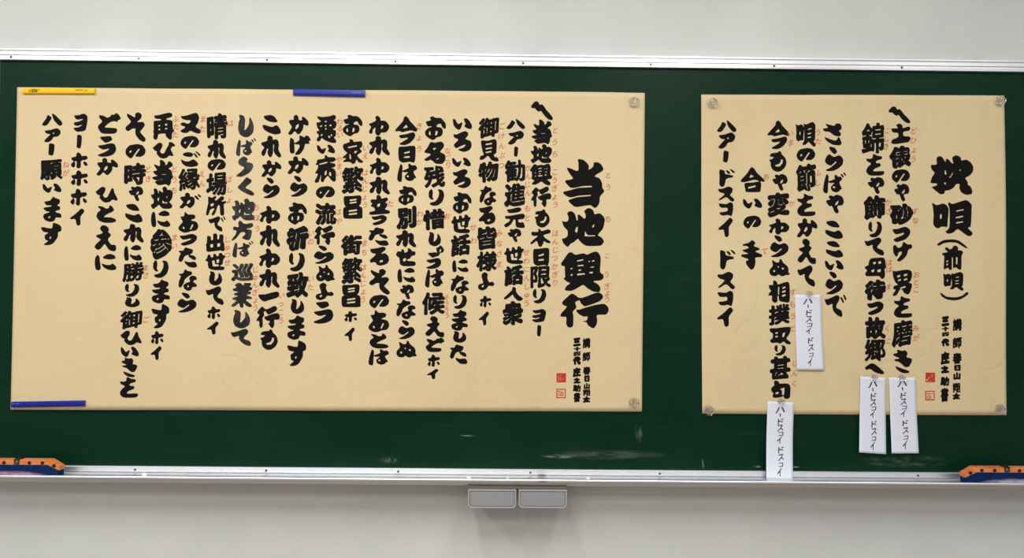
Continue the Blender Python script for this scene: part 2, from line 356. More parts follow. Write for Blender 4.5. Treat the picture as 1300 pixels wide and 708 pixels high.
OUT = {   # outlines of hand-brushed signs, y down; O = inked outline, H = blank left inside
 'mark': 'O 520 95 545 62 560 55 578 62 588 85 604 78 620 92 638 120 668 154 690 186 686 202 664 201 634 178 604 138 596 128 582 138 560 122 548 108 530 110',
 'bar': 'O 225 390 280 400 280 470 265 535 235 535 215 520 218 450',
 'par_top': 'O 703 515 720 500 760 480 830 475 880 485 930 520 953 545 930 540 870 505 820 498 760 505 725 522 710 525',
 'par_bot': 'O 727 270 745 275 780 298 850 305 910 292 945 265 962 268 955 285 900 318 850 328 790 322 745 300',
 'pen_bar': 'O 20 0 80 0 90 95 30 100',
 '当': 'O 290 45 350 48 400 85 432 130 425 180 485 135 490 90 515 80 570 95 610 150 605 190 500 258 560 285 595 345 600 410 625 455 570 520 562 600 530 655 495 665 455 632 400 635 300 652 250 650 200 610 170 570 230 545 300 527 450 514 450 500 300 510 205 532 150 515 100 465 200 438 300 410 465 400 465 384 350 388 250 408 200 408 150 360 132 315 230 295 190 230 150 155 200 160 290 195 300 100',
 '地': 'O 230 100 280 115 315 170 330 240 350 240 345 165 365 152 410 185 440 215 465 205 465 145 443 105 480 65 515 52 560 70 590 110 600 150 670 133 720 165 755 220 745 300 720 380 650 465 700 500 742 560 700 625 600 635 480 632 420 600 370 550 350 522 290 575 240 600 205 645 180 640 130 590 110 525 135 520 190 490 195 400 140 340 112 260 125 252 150 265 200 252 210 200 190 130 H 350 330 320 360 305 410 335 438 345 400 H 595 295 565 330 570 360 595 330 H 455 400 452 488 600 485 620 470 500 470 475 440',
 '興': 'O 230 60 270 72 310 100 430 78 460 85 490 98 600 52 650 58 690 110 700 200 690 365 740 410 740 460 700 495 580 510 650 550 695 610 680 675 590 670 500 620 430 565 350 610 260 655 180 655 148 640 180 580 235 540 180 515 125 460 155 450 150 350 150 280 110 272 92 235 130 180 190 90 H 333 205 340 186 430 168 438 188 H 343 280 350 262 435 252 438 272 H 353 350 362 328 402 326 398 347 H 333 414 345 390 460 384 460 404 350 418 H 522 388 528 366 580 360 577 390 H 513 302 560 283 602 278 597 294 H 563 208 570 188 607 180 602 202 H 513 212 513 193 537 193 532 214 H 232 328 240 308 272 300 264 322 H 232 418 250 396 274 403 260 427',
 '行': 'O 285 72 330 95 380 140 385 190 330 215 350 290 345 320 290 380 300 440 298 610 265 650 215 645 185 590 185 470 110 468 88 445 110 400 195 295 140 270 115 235 130 200 200 130 250 85 O 385 140 440 145 550 105 660 60 730 55 780 95 785 140 740 195 640 240 500 288 465 275 420 225 O 345 348 400 345 500 310 640 270 760 248 810 250 860 290 880 350 835 430 690 435 692 530 680 600 640 660 600 655 540 610 515 560 455 552 460 540 520 530 535 460 480 465 420 440 370 400',
 '枕': 'O 205 75 250 90 290 150 305 185 310 120 345 125 400 185 425 190 405 105 440 70 480 65 540 100 545 145 620 130 680 165 725 230 725 310 670 380 605 415 640 470 650 530 680 535 715 620 700 665 620 675 550 640 515 570 520 510 465 510 430 560 370 600 290 615 285 655 225 668 170 630 90 560 100 550 165 530 170 500 110 497 70 485 100 390 135 335 90 280 75 215 110 212 170 200 165 110 H 293 288 306 300 317 355 305 367 288 350 H 414 318 414 350 380 407 365 414 358 400 385 380 H 512 295 530 282 544 292 525 308 H 278 488 300 483 312 505 290 522',
 '唄': 'O 105 95 180 135 265 110 320 120 370 180 368 300 355 420 350 490 265 485 200 515 150 490 122 430 130 300 118 160 H 242 283 260 283 262 330 250 367 230 350 230 305 O 380 85 430 115 520 90 630 55 680 60 740 120 745 170 740 330 728 485 680 505 755 580 755 615 720 642 680 635 600 580 520 525 450 580 380 602 340 590 325 560 385 495 388 200 365 120 H 488 245 510 220 612 198 622 217 540 232 H 478 350 500 327 602 306 617 322 560 340 H 488 435 500 412 602 398 614 414 540 429',
 'わ': 'O 180 65 215 90 222 125 270 125 315 170 318 215 280 260 225 262 210 290 180 295 155 260 160 200 130 225 120 270 100 275 82 250 110 195 80 165 110 150 165 125 158 85 H 230 178 252 185 245 207 223 224',
 'れ': 'O 180 308 218 325 222 355 260 345 290 365 295 410 290 450 320 500 322 520 300 530 255 500 232 465 238 400 225 400 222 480 200 528 170 515 155 480 165 440 150 440 130 490 108 515 80 500 85 465 115 430 80 400 85 378 150 362 155 325',
 '今': 'O 515 68 550 100 560 125 645 220 640 255 610 250 575 240 520 250 470 262 440 248 400 250 390 235 480 130 488 95 H 520 172 537 205 478 217 O 435 300 520 285 600 262 625 290 615 330 570 385 510 415 450 412 440 400 520 350 540 325 460 335',
 '日': 'O 428 430 500 420 600 410 630 430 628 560 610 612 565 600 480 610 440 590 428 560 H 488 494 560 473 560 491 500 504 H 488 553 500 538 562 533 558 551',
 'お': 'O 830 75 870 92 925 95 975 150 982 205 965 218 935 190 925 160 890 165 875 195 930 205 948 250 930 300 880 315 840 345 800 330 755 295 748 250 775 215 820 195 820 185 780 190 755 140 770 132 815 118 800 90 H 870 237 890 250 880 288 860 292 H 793 250 805 242 810 292 790 282',
 '名': 'O 810 375 860 385 930 370 965 400 960 440 920 490 975 520 985 570 950 625 870 625 815 580 770 595 738 585 740 572 810 525 800 510 770 505 735 490 780 430 H 835 448 878 443 850 470 H 863 578 917 556 892 578',
 'い': 'O 1080 100 1105 125 1130 165 1180 140 1165 200 1145 230 1120 225 1080 185 1068 120 O 1215 95 1250 115 1285 170 1288 210 1270 222 1240 215 1200 190 1215 160 1195 110',
 'ろ': 'O 1215 243 1250 265 1245 300 1215 335 1275 360 1292 410 1270 460 1210 488 1150 475 1130 458 1190 440 1220 410 1215 400 1160 420 1110 445 1085 425 1082 400 1130 350 1125 335 1085 320 1075 280 1110 285 1160 262',
 'そ': 'O 100 20 150 40 200 60 200 25 235 8 278 30 270 70 220 110 290 105 318 135 285 180 260 210 320 270 325 295 300 310 255 290 210 245 200 200 205 175 165 175 120 200 85 185 90 155 150 105 110 60',
 'の': 'O 215 308 280 320 318 370 310 420 270 450 220 452 200 440 252 366 235 363 178 440 150 472 110 450 85 415 90 370 130 325 H 138 380 157 384 147 404 130 407',
 'に': 'O 700 172 722 190 728 250 735 320 725 348 690 345 678 290 680 215 O 825 160 870 175 885 212 830 225 790 220 755 205 785 175 O 745 270 780 285 830 290 855 272 890 310 888 340 850 350 800 340 760 310',
 'は': 'O 770 20 795 40 790 120 785 215 765 228 735 205 740 130 O 875 10 905 35 940 30 965 60 955 85 925 100 925 125 955 180 930 185 920 205 880 218 835 200 820 160 850 125 865 110 815 115 795 95 865 65 860 30 H 848 150 870 157 862 174 843 166',
 'ば': 'O 770 20 795 40 790 120 785 215 765 228 735 205 740 130 O 875 20 900 45 930 45 945 65 940 85 920 100 920 125 945 180 925 185 915 205 880 218 835 200 820 160 850 125 865 110 815 115 795 95 865 72 860 40 O 928 20 945 15 965 45 955 55 O 958 2 972 -2 992 28 982 38 H 848 150 870 157 862 174 843 166',
 'な': 'O 1125 75 1155 95 1195 100 1200 130 1160 150 1120 185 1112 215 1080 268 1055 258 1058 200 1080 150 1050 125 1100 120 O 1195 145 1240 150 1255 185 1225 190 1215 210 1255 240 1245 262 1205 265 1190 295 1150 302 1115 280 1108 240 1150 215 1180 205 1170 170 H 1148 252 1163 243 1168 262 1152 266',
 'り': 'O 1105 318 1115 350 1110 400 1125 415 1105 425 1075 400 1072 350 1090 320 O 1175 318 1215 330 1232 380 1215 440 1170 478 1120 485 1085 470 1085 455 1140 440 1170 400 1180 350 1165 325',
 'や': 'O 485 195 520 205 540 190 590 205 610 250 595 285 555 290 550 310 565 345 545 360 525 345 500 290 480 295 450 260 452 240 490 235 470 215 H 562 243 552 277 528 288 538 262',
 'あ': 'O 1070 172 1105 205 1160 205 1190 220 1185 250 1145 265 1135 275 1200 290 1225 340 1200 390 1140 400 1100 415 1050 415 1000 385 998 350 1030 310 1045 290 1020 240 1025 228 1060 225 H 1043 348 1062 353 1064 374 1050 376 H 1153 320 1167 325 1142 377 1126 382',
 'と': 'O 55 105 110 115 140 135 175 130 185 97 205 105 232 145 220 170 160 200 115 235 200 240 250 262 252 285 220 300 130 302 70 280 38 235 45 190 85 150 60 125',
 'ら': 'O 475 58 530 70 555 105 525 125 490 100 470 75 O 470 125 520 150 580 135 620 165 618 210 580 245 520 270 460 275 428 265 480 245 547 200 540 188 490 225 450 215 422 190 435 150',
 'ぬ': 'O 440 312 490 340 525 335 530 305 550 303 570 340 620 380 635 420 630 445 648 465 640 478 600 480 570 492 540 488 515 470 490 490 440 488 412 460 412 420 450 375 H 460 422 477 430 470 450 453 440 H 565 395 581 405 572 421 553 408 H 503 378 522 385 512 400',
 'え': 'O 815 12 850 8 885 30 890 60 880 72 910 95 905 115 880 145 910 195 955 200 965 230 955 258 930 260 890 245 860 205 845 190 815 225 780 248 745 225 755 195 805 150 800 140 770 125 760 105 830 82 800 45',
 'ど': 'O 70 60 125 70 160 90 200 75 205 55 250 55 250 40 280 42 310 80 312 110 285 118 275 140 250 130 200 140 130 200 210 208 265 215 275 240 255 270 180 278 100 270 60 220 60 180 105 135 75 95',
 'う': 'O 80 325 140 318 200 315 222 355 180 380 140 388 100 355 O 58 425 130 412 210 395 250 410 265 460 245 510 190 540 110 550 50 532 130 500 185 465 180 455 120 468 80 450',
 'び': 'O 770 380 805 390 805 430 780 480 800 508 830 500 860 440 880 410 885 378 910 372 955 405 950 425 925 425 905 460 935 520 925 540 890 530 860 555 820 566 780 555 740 510 745 480 720 475 695 440 710 428 740 400',
 'ひ': 'O 770 380 805 390 805 430 780 480 800 508 830 500 860 440 880 400 900 400 910 450 945 520 935 545 890 530 860 555 820 566 780 555 740 510 745 480 720 475 695 440 710 428 740 400',
 '又': 'O 1020 70 1080 65 1190 32 1220 40 1240 85 1225 150 1200 195 1260 235 1262 260 1235 275 1180 260 1140 240 1100 265 1050 265 1018 240 1075 205 1070 190 1030 178 1022 155 1060 142 1110 160 1145 120 1060 110',
 'こ': 'O 140 75 210 60 260 75 300 130 285 145 220 140 165 115 O 130 175 180 185 240 200 290 180 325 215 338 270 280 288 210 270 140 225',
 'か': 'O 515 60 545 85 545 115 590 125 585 90 610 85 660 130 668 175 645 185 605 170 600 220 560 275 530 278 500 245 460 285 430 285 422 265 465 200 435 155 435 122 490 115 485 85 H 547 163 547 195 520 224 506 217 520 180',
 'が': 'O 515 60 545 85 545 115 580 122 600 150 600 220 560 275 530 278 500 245 460 285 430 285 422 265 465 200 435 155 435 122 490 115 485 85 O 595 115 620 105 655 150 640 165 O 635 95 655 85 680 120 668 132 H 547 163 547 195 520 224 506 217 520 180',
 'げ': 'O 450 325 490 345 495 380 500 490 485 508 450 500 442 440 O 560 295 610 315 620 330 625 300 660 300 690 345 680 360 665 355 675 395 625 395 610 450 570 510 530 525 505 515 550 450 560 405 515 400 500 385 555 355',
 'し': 'O 445 120 500 130 520 160 515 240 510 270 530 262 570 210 575 140 610 180 628 230 620 290 570 330 520 338 460 315 432 260 440 190 455 160',
 'て': 'O 405 380 430 388 500 368 570 345 605 365 600 400 560 440 560 465 620 485 640 520 625 545 570 530 520 495 498 455 500 425 450 440 425 435 405 405',
 'で': 'O 405 380 430 388 500 368 560 350 590 365 585 395 552 435 552 465 610 485 625 520 615 545 565 530 515 495 498 455 500 425 450 440 425 435 405 405 O 600 375 618 368 648 412 635 422 O 635 352 652 347 678 385 665 398',
 'も': 'O 865 350 895 365 900 390 940 430 958 490 940 545 890 590 840 598 790 570 768 520 770 490 752 465 765 450 790 455 785 445 815 425 765 420 760 400 780 380 855 370 H 915 456 888 453 893 475 870 506 818 523 840 537 880 532 907 500',
 'ま': 'O 1185 187 1215 205 1260 220 1262 260 1230 290 1262 300 1265 335 1215 350 1215 365 1275 385 1280 420 1265 428 1215 425 1200 460 1150 475 1090 455 1068 420 1080 385 1160 360 1110 355 1070 325 1080 312 1160 300 1165 285 1110 285 1080 245 1140 235 1165 215 H 1123 422 1152 408 1147 427 1130 432',
 'ホ': 'O 190 78 215 95 222 115 265 110 278 135 255 150 215 160 212 220 190 232 172 215 178 165 140 160 125 130 170 118 172 95 O 240 165 260 170 278 195 262 210 240 190 O 150 165 162 180 158 215 140 222 122 200 128 185',
 'イ': 'O 235 262 258 280 250 300 222 335 222 395 205 412 185 400 175 355 130 355 130 342 175 310 215 275',
 'ハ': 'O 205 65 245 85 248 105 210 165 180 185 145 180 145 160 190 100 O 255 50 285 60 360 130 375 165 355 185 330 178 280 125',
 'ア': 'O 170 245 240 235 310 215 350 240 352 280 320 312 275 318 250 355 210 378 170 375 170 355 225 300 240 285 200 280 180 265 H 260 272 284 266 277 284',
 'ヨ': 'O 515 68 570 65 625 48 665 75 668 130 655 200 640 240 560 255 525 240 508 210 560 205 605 182 600 174 555 188 520 180 510 150 560 140 615 117 608 108 560 116 535 110 520 90',
 'た': 'O 1110 345 1150 355 1195 370 1185 410 1150 425 1105 440 1080 490 1060 508 1035 490 1045 440 1060 410 1035 390 1045 380 1085 380 O 1155 428 1210 438 1232 470 1215 485 1185 475 1145 445 O 1100 495 1150 510 1215 505 1242 545 1225 568 1160 565 1115 530',
 'す': 'O 175 262 210 272 235 290 235 325 212 335 210 370 180 415 150 432 100 432 140 400 118 395 110 360 140 338 100 330 82 300 100 295 165 305 H 148 368 163 374 150 388',
 'つ': 'O 340 395 380 392 440 375 480 395 482 430 450 470 380 495 350 485 352 470 420 440 435 420 370 435 345 415',
 'へ': 'O 165 198 200 205 265 260 272 280 250 285 200 270 160 242 130 250 118 230',
 'を': 'O 405 290 440 306 478 312 482 332 440 346 425 360 440 370 462 368 470 392 425 410 404 428 415 437 495 434 499 458 470 470 380 470 350 450 345 425 362 395 388 374 370 360 352 352 345 330 380 332 400 322',
 'さ': 'O 985 175 1030 185 1060 190 1075 172 1110 178 1118 215 1095 235 1112 250 1105 275 1060 270 1020 240 980 235 967 215 1010 205 O 980 282 1040 305 1075 310 1095 280 1118 330 1105 348 1050 345 1000 315',
 'き': 'O 375 90 415 100 440 95 460 120 450 150 495 165 475 220 440 228 395 190 350 175 365 165 400 160 355 140 345 125 380 115 O 362 222 420 242 470 260 468 275 420 275 380 252',
 'ド': 'O 125 565 165 580 170 620 230 640 228 665 180 680 165 760 150 785 125 760 125 650 O 172 572 195 580 212 612 195 618 O 205 560 225 565 248 600 235 608',
 'ス': 'O 110 65 150 62 190 45 225 60 222 90 205 115 238 145 232 165 210 160 175 130 125 155 115 150 165 105 125 90',
 'コ': 'O 120 180 180 185 205 170 230 180 232 230 220 285 195 275 150 280 125 255 185 245 188 215 140 215',
 '手': 'O 385 485 415 510 400 545 435 560 450 580 410 600 465 630 465 655 412 662 415 700 405 760 380 785 345 740 335 700 360 680 300 650 305 630 360 622 305 590 360 565 345 545 310 540 315 525 360 510',
 'け': 'O 430 492 460 515 490 515 495 545 465 560 450 610 405 655 375 650 410 600 415 575 390 580 375 620 350 590 345 530 365 520 385 545 415 530 420 510',
 '一': 'O 545 178 600 175 690 155 708 180 690 200 620 220 590 228 560 210',
}
OUT.update({
 '元': 'O 265 255 300 250 350 238 375 240 380 260 350 275 285 280 O 250 305 300 300 390 285 410 300 400 325 360 330 355 345 375 355 395 350 410 385 395 395 345 390 335 365 335 335 320 330 300 365 265 390 250 385 245 370 290 340 285 325 260 325',
 '世': 'O 128 548 140 540 148 512 165 514 172 535 188 530 190 506 210 508 216 525 232 520 235 500 256 500 264 516 285 520 276 540 266 552 262 585 245 594 242 602 275 608 270 630 200 632 155 620 145 585 148 568 132 562 H 180 560 197 556 203 588 230 588 230 602 186 602 H 214 552 234 547 232 573 217 578',
 'らく': 'O 430 388 465 405 455 430 495 440 505 465 480 510 420 545 375 540 410 510 440 475 400 450 395 420',
 '人': 'O 375 212 400 220 400 245 420 275 455 300 440 318 415 318 385 290 375 270 350 290 320 308 305 300 340 265 370 235',
 '本': 'O 515 402 535 415 540 425 590 410 610 420 605 440 555 455 570 480 608 505 605 520 580 515 555 500 555 515 540 545 520 545 510 515 500 500 470 525 452 522 480 490 515 460 470 460 463 430 515 430',
 '見': 'O 1050 262 1100 265 1150 252 1172 265 1170 360 1150 375 1160 400 1175 395 1190 425 1170 432 1130 420 1105 385 1085 400 1060 418 1035 415 1045 385 1070 380 1060 350 1050 300 H 1085 290 1135 281 1135 291 1085 300 H 1085 325 1135 316 1135 326 1085 335 H 1085 355 1130 346 1130 356 1085 364',
 '方': 'O 400 242 425 265 450 270 490 262 500 285 480 300 435 310 480 315 490 330 480 380 465 395 435 390 415 375 440 350 435 335 405 335 370 380 335 402 335 390 365 350 370 320 345 315 350 290 390 295 385 262',
 '所': 'O 150 60 180 70 205 55 215 65 200 85 215 90 250 60 270 60 275 80 250 100 290 95 290 110 272 120 275 195 260 205 245 195 240 130 225 130 205 185 185 205 175 195 200 150 165 160 150 200 132 200 140 150 150 110 H 168 118 192 110 190 132 168 134',
 '立': 'O 250 45 270 60 275 75 315 65 325 85 300 105 320 110 315 135 300 155 335 165 338 185 300 190 225 195 185 195 182 175 225 165 215 140 190 130 205 110 190 100 195 80 235 80 235 55 H 243 117 264 110 260 132 243 137',
 '昌': 'O 215 105 280 100 335 95 350 110 345 160 330 180 355 190 358 260 345 275 230 275 212 260 210 200 225 185 250 182 222 175 H 260 128 312 121 312 131 260 139 H 260 150 312 142 312 152 260 160 H 253 212 317 203 317 214 253 223 H 253 237 317 229 317 240 253 248',
 '家': 'O 1160 338 1190 350 1195 370 1260 365 1290 365 1300 390 1295 430 1265 450 1290 470 1290 490 1240 525 1260 560 1310 600 1300 615 1255 610 1230 575 1215 615 1185 630 1150 605 1070 605 1075 590 1110 560 1060 560 1075 540 1120 500 1085 470 1068 430 1075 400 1110 385 1150 370 1145 345 H 1128 430 1233 410 1236 423 1132 444 H 1198 485 1243 473 1215 508 H 1146 515 1159 520 1166 570 1150 570',
 '再': 'O 710 65 760 60 870 32 910 40 920 65 900 85 850 100 850 112 905 120 920 140 925 220 942 245 915 270 910 340 880 340 840 300 840 275 760 280 745 335 720 345 700 325 705 270 695 255 705 240 705 135 740 125 785 120 785 105 725 100 H 758 180 777 173 777 190 758 194 H 833 165 857 158 857 178 836 182 H 758 222 777 215 777 232 760 236 H 833 215 859 206 857 222 834 227',
 '男': 'O 340 85 360 92 450 78 490 90 495 130 480 175 450 180 490 190 495 210 480 260 465 278 435 270 420 245 400 235 375 280 350 292 340 280 365 240 345 235 350 210 385 200 365 185 345 140 H 376 128 400 120 400 135 378 142 H 428 118 457 110 457 125 430 132 H 383 160 407 153 405 166 383 172 H 430 155 457 146 457 160 430 167 H 398 226 441 210 444 222 405 234',
 '土': 'O 395 172 420 185 425 210 475 195 485 215 475 230 430 240 430 275 480 280 485 300 470 325 440 330 365 342 330 335 340 305 385 285 385 250 345 245 330 215 385 210 370 185',
 '合': 'O 380 527 410 550 425 575 485 630 485 648 440 640 400 632 330 650 295 648 298 630 345 580 H 375 590 400 605 363 617 O 325 660 390 655 450 645 460 670 455 715 445 732 340 732 330 705 H 353 692 414 678 414 690 355 704',
 '句': 'O 580 337 605 350 610 365 660 362 695 380 695 465 680 488 650 485 640 460 635 470 590 480 555 475 560 440 545 425 545 400 570 375 565 350 H 613 410 649 396 646 456 631 456 631 420 H 578 438 602 430 602 446 580 452',
 '取': 'O 530 555 580 552 685 540 695 565 680 610 660 640 695 675 690 690 660 685 640 665 610 685 590 675 545 678 530 655 550 640 555 600 535 585 H 573 590 592 585 592 598 573 601 H 573 620 592 615 592 628 573 631 H 633 595 652 588 641 627 628 627',
 '前': 'O 120 115 155 125 165 140 195 125 210 100 240 102 258 125 250 145 290 150 308 165 300 190 292 210 290 340 270 348 245 335 240 325 190 335 185 352 160 350 155 330 125 335 118 348 103 335 110 220 105 205 85 190 95 175 150 165 120 140 H 191 222 200 222 200 330 190 330 H 234 222 250 219 248 292 235 294 H 130 258 150 253 148 269 132 272 H 130 290 150 285 148 301 132 304',
 '母': 'O 155 -5 255 -15 275 5 280 45 285 65 270 75 275 115 265 150 240 150 225 130 130 132 112 115 130 85 115 75 112 55 140 45 H 178 22 200 18 197 36 178 36 H 220 18 242 13 240 33 220 35 H 163 85 187 76 184 99 166 99 H 213 82 240 76 237 99 213 99',
 '相': 'O 565 165 585 180 590 195 600 200 665 180 690 195 693 320 680 345 640 340 605 330 600 290 590 295 590 335 570 348 545 330 545 290 520 290 517 275 540 250 525 235 520 205 555 205 555 180 H 633 225 657 216 657 228 633 236 H 630 255 657 246 657 260 630 267 H 630 285 657 278 657 292 630 298 H 597 220 604 220 603 282 596 284',
 'る': 'O 190 470 240 462 290 450 310 465 300 480 265 510 300 500 325 520 333 550 320 580 275 597 240 590 235 575 215 570 195 575 188 555 215 530 235 505 205 500 H 263 560 284 553 287 566 266 574',
 'せ': 'O 400 490 430 492 430 475 450 478 455 500 480 490 480 465 505 475 515 490 535 490 540 515 510 525 495 545 480 548 475 560 530 565 542 580 530 598 450 600 420 585 415 540 390 520 H 443 548 467 538 464 561 446 564',
 'よ': 'O 1045 85 1075 100 1070 125 1085 160 1115 155 1132 175 1115 188 1080 185 1065 205 1030 220 1000 212 990 190 1005 172 1035 165 1025 130 1020 105 H 1023 185 1040 178 1038 193 1024 197',
 'く': 'O 450 555 470 565 490 580 480 600 440 635 480 655 510 680 500 695 470 690 420 665 385 640 385 625 420 590',
 'ご': 'O 1040 520 1080 500 1130 498 1165 520 1150 555 1100 555 1060 545 O 1170 515 1185 510 1225 560 1205 565 O 1190 485 1210 490 1255 530 1240 545 O 1020 585 1060 610 1110 615 1160 590 1190 600 1225 640 1215 670 1150 685 1080 675 1035 640',
 'ゅ': 'O 705 460 720 455 735 440 750 450 765 475 755 495 735 500 725 520 705 525 715 505 710 490 H 733 472 743 468 739 490 730 494',
 '病': 'O 1070 382 1090 400 1130 400 1148 415 1130 435 1080 440 1140 450 1140 475 1100 485 1140 495 1148 575 1130 590 1105 570 1085 545 1060 570 1050 592 1030 585 1035 520 1015 590 990 598 982 585 1010 530 985 525 1005 490 1010 460 990 460 1000 440 1005 420 1060 410 1060 390 H 1018 452 1080 435 1080 444 1020 459 H 1063 510 1076 503 1073 535 1060 541 H 1097 513 1109 520 1111 546 1096 540',
 '悪': 'O 770 75 830 85 920 75 965 60 990 75 985 110 950 125 985 130 998 165 985 205 950 225 985 235 992 265 985 300 965 315 990 345 992 375 940 375 880 355 845 335 825 320 805 355 780 360 765 335 795 295 770 265 765 245 800 240 775 205 765 150 790 145 820 135 790 110 H 860 130 887 128 882 142 863 142 H 810 180 828 178 826 194 810 195 H 860 178 882 175 880 189 862 190 H 916 173 940 170 937 186 918 188 H 863 213 882 210 880 224 864 225 H 898 298 913 296 927 316 908 320 H 816 285 834 273 830 296 814 300 H 928 283 947 281 944 297 930 298',
 '業': 'O 1125 88 1145 92 1165 110 1170 88 1190 90 1220 90 1225 105 1210 115 1235 130 1225 145 1195 155 1225 160 1220 175 1185 185 1230 200 1225 215 1180 220 1228 260 1225 278 1190 270 1165 245 1165 275 1150 285 1135 270 1130 245 1100 270 1075 275 1070 262 1110 225 1080 220 1080 205 1130 190 1095 185 1090 170 1130 160 1085 150 1080 135 1110 125 1095 105 1110 95',
})
OUT['ゃ'] = OUT['や']; OUT['っ'] = OUT['つ']; OUT['リ'] = OUT['り']
def outline(ch):
    loops = []
    for tok in OUT[ch].replace('O', '|O').replace('H', '|H').split('|')[1:]:
        q = tok.split(); loops.append((q[0], np.array([float(z) for z in q[1:]]).reshape(-1, 2)))
    al = np.concatenate([p for _, p in loops]); mn, mx_ = al.min(0), al.max(0)
    out = []
    for k_, p in loops:
        p = (p-mn)/(mx_-mn); p[:, 1] = 1-p[:, 1]; p = p*0.86+0.07
        n = len(p); sm_ = []                                   # rounded through the measured points
        for i in range(n):
            p0, p1, p2, p3 = p[i-1], p[i], p[(i+1) % n], p[(i+2) % n]
            for t in (0, .34, .67): sm_.append(.5*((2*p1)+(-p0+p2)*t*.8+(2*p0-5*p1+4*p2-p3)*t*t*.8+(-p0+3*p1-3*p2+p3)*t**3*.8) if t and k_ == 'O' else p1+(p2-p1)*t)
        out.append((k_, np.array(sm_)))
    return out
def inside(pts, gx, gy):
    ins = np.zeros(gx.shape, bool)
    for i in range(len(pts)):
        (ax, ay), (bx, by) = pts[i], pts[i-1]
        if ay == by: continue
        ins ^= ((ay > gy) != (by > gy)) & (gx < (bx-ax)*(gy-ay)/(by-ay)+ax)
    return ins
_cache = {}
def field(ch, N, style):
    key = (ch, N, style)
    if key in _cache: return _cache[key]
    rnd = random.Random(ch+style)
    if ch in OUT and (style == 'brush' or ch == 'pen_bar'):
        ss = 4; xs = (np.arange(N*ss)+.5)/(N*ss); gx, gy = np.meshgrid(xs, xs)
        ins = np.zeros(gx.shape, bool); hol = np.zeros(gx.shape, bool)
        for k_, pts in outline(ch):
            if k_ == 'O': ins |= inside(pts, gx, gy)
            else: hol |= inside(pts, gx, gy)
        dn = lambda m: m.reshape(N, ss, N, ss).mean((1, 3))*2-1
        F = blur(dn(ins), .75)+(.10 if N < 70 else .04)
        if hol.any(): F = np.minimum(F, -blur(dn(hol), .45)-.25*(N < 70))
    else:
        v, t = glyph_tris(ch); v = v.copy()
        if style == 'brush': v[:, 1] += 0.10*v[:, 0]
        elif style == 'pen': v[:, 1] += 0.18*v[:, 0]; v[:, 0] += 0.06*v[:, 1]
        mn, mx_ = v.min(0), v.max(0); marg = 0.14
        v = (v-mn)/(mx_-mn)*(1-2*marg)+marg
        small = (mx_-mn).min()
        a1, a2, a3 = rnd.uniform(0, 6), rnd.uniform(0, 6), rnd.uniform(.010, .018)
        if style == 'brush': v = v+a3*np.stack([np.sin(5*v[:, 1]+a1), np.sin(5*v[:, 0]+a2)], 1)
        if style == 'brush': N = 2*N
        ink = raster_tris(v, t, N)
        if style == 'pen':
            D = dist_field(ink, 3, lambda dx, dy: math.hypot(dx, dy)); F = blur(np.clip(0.028*N-D, -3, 3), 0.6)
        else:
            R = max(4, int(0.14*N)); ca, sa = math.cos(math.radians(40)), math.sin(math.radians(40))
            met = lambda dx, dy: math.hypot((dx*ca-dy*sa)*0.80, (dx*sa+dy*ca)*1.10)   # slanted brush tip
            D = dist_field(ink, R, met)
            lim = np.minimum(D, R+1); gy, gx = np.gradient(blur(lim, .7)); gr = np.hypot(gx, gy)
            ridge = (gr < 0.55) & (D > 0.020*N) & (D < R-1)
            DR = dist_field(ridge, 4, lambda dx, dy: math.hypot(dx, dy)); gap = 0.009*N
            for d in np.linspace(0.028, 0.10, 14)*N:
                F = np.minimum(d-D, np.where(D > .6, DR-gap, 99))
                inkm = F > 0; ys, xs_ = np.where(inkm)
                cov = inkm.sum()/((np.ptp(ys)+1)*(np.ptp(xs_)+1))
                if cov > 0.69: break
            F = blur(np.clip(F, -2.0, 2.0), 1.0)
            F = F.reshape(N//2, 2, N//2, 2).mean((1, 3))
    ys, xs_ = np.where(F > 0)
    res = (F, xs_.min()-.4, xs_.max()+.4, ys.min()-.4, ys.max()+.4)
    _cache[key] = res; return res
def march(F):
    """iso-surface F>0 as small faces; returns verts (grid units) and faces"""
    n0, n1 = F.shape; verts, faces, idx = [], [], {}
    def vid(k, x, y):
        if k not in idx: idx[k] = len(verts); verts.append((x, y))
        return idx[k]
    S = F > 0
    cnt = S[:-1, :-1].astype(int)+S[1:, :-1]+S[:-1, 1:]+S[1:, 1:]
    for j, i in zip(*np.where(cnt > 0)):
        c4 = ((i, j), (i+1, j), (i+1, j+1), (i, j+1)); poly = []
        for q in range(4):
            a_, b_ = c4[q], c4[(q+1) % 4]; fa, fb = F[a_[1], a_[0]], F[b_[1], b_[0]]
            if fa > 0: poly.append(vid(a_, a_[0], a_[1]))
            if (fa > 0) != (fb > 0):
                k_ = (min(a_, b_), max(a_, b_)); t = fa/(fa-fb)
                poly.append(vid(k_, a_[0]+t*(b_[0]-a_[0]), a_[1]+t*(b_[1]-a_[1])))
        if len(poly) > 2: faces.append(tuple(poly))
    return np.array(verts, float), faces
_mc = {}
def glyph_mesh(ch, N, style):
    key = (ch, N, style)
    if key not in _mc:
        F, x0, x1, y0, y1 = field(ch, N, style); v, f_ = march(F)
        v = np.stack([(v[:, 0]-x0)/(x1-x0), (v[:, 1]-y0)/(y1-y0)], 1); _mc[key] = (v, f_)
    return _mc[key]

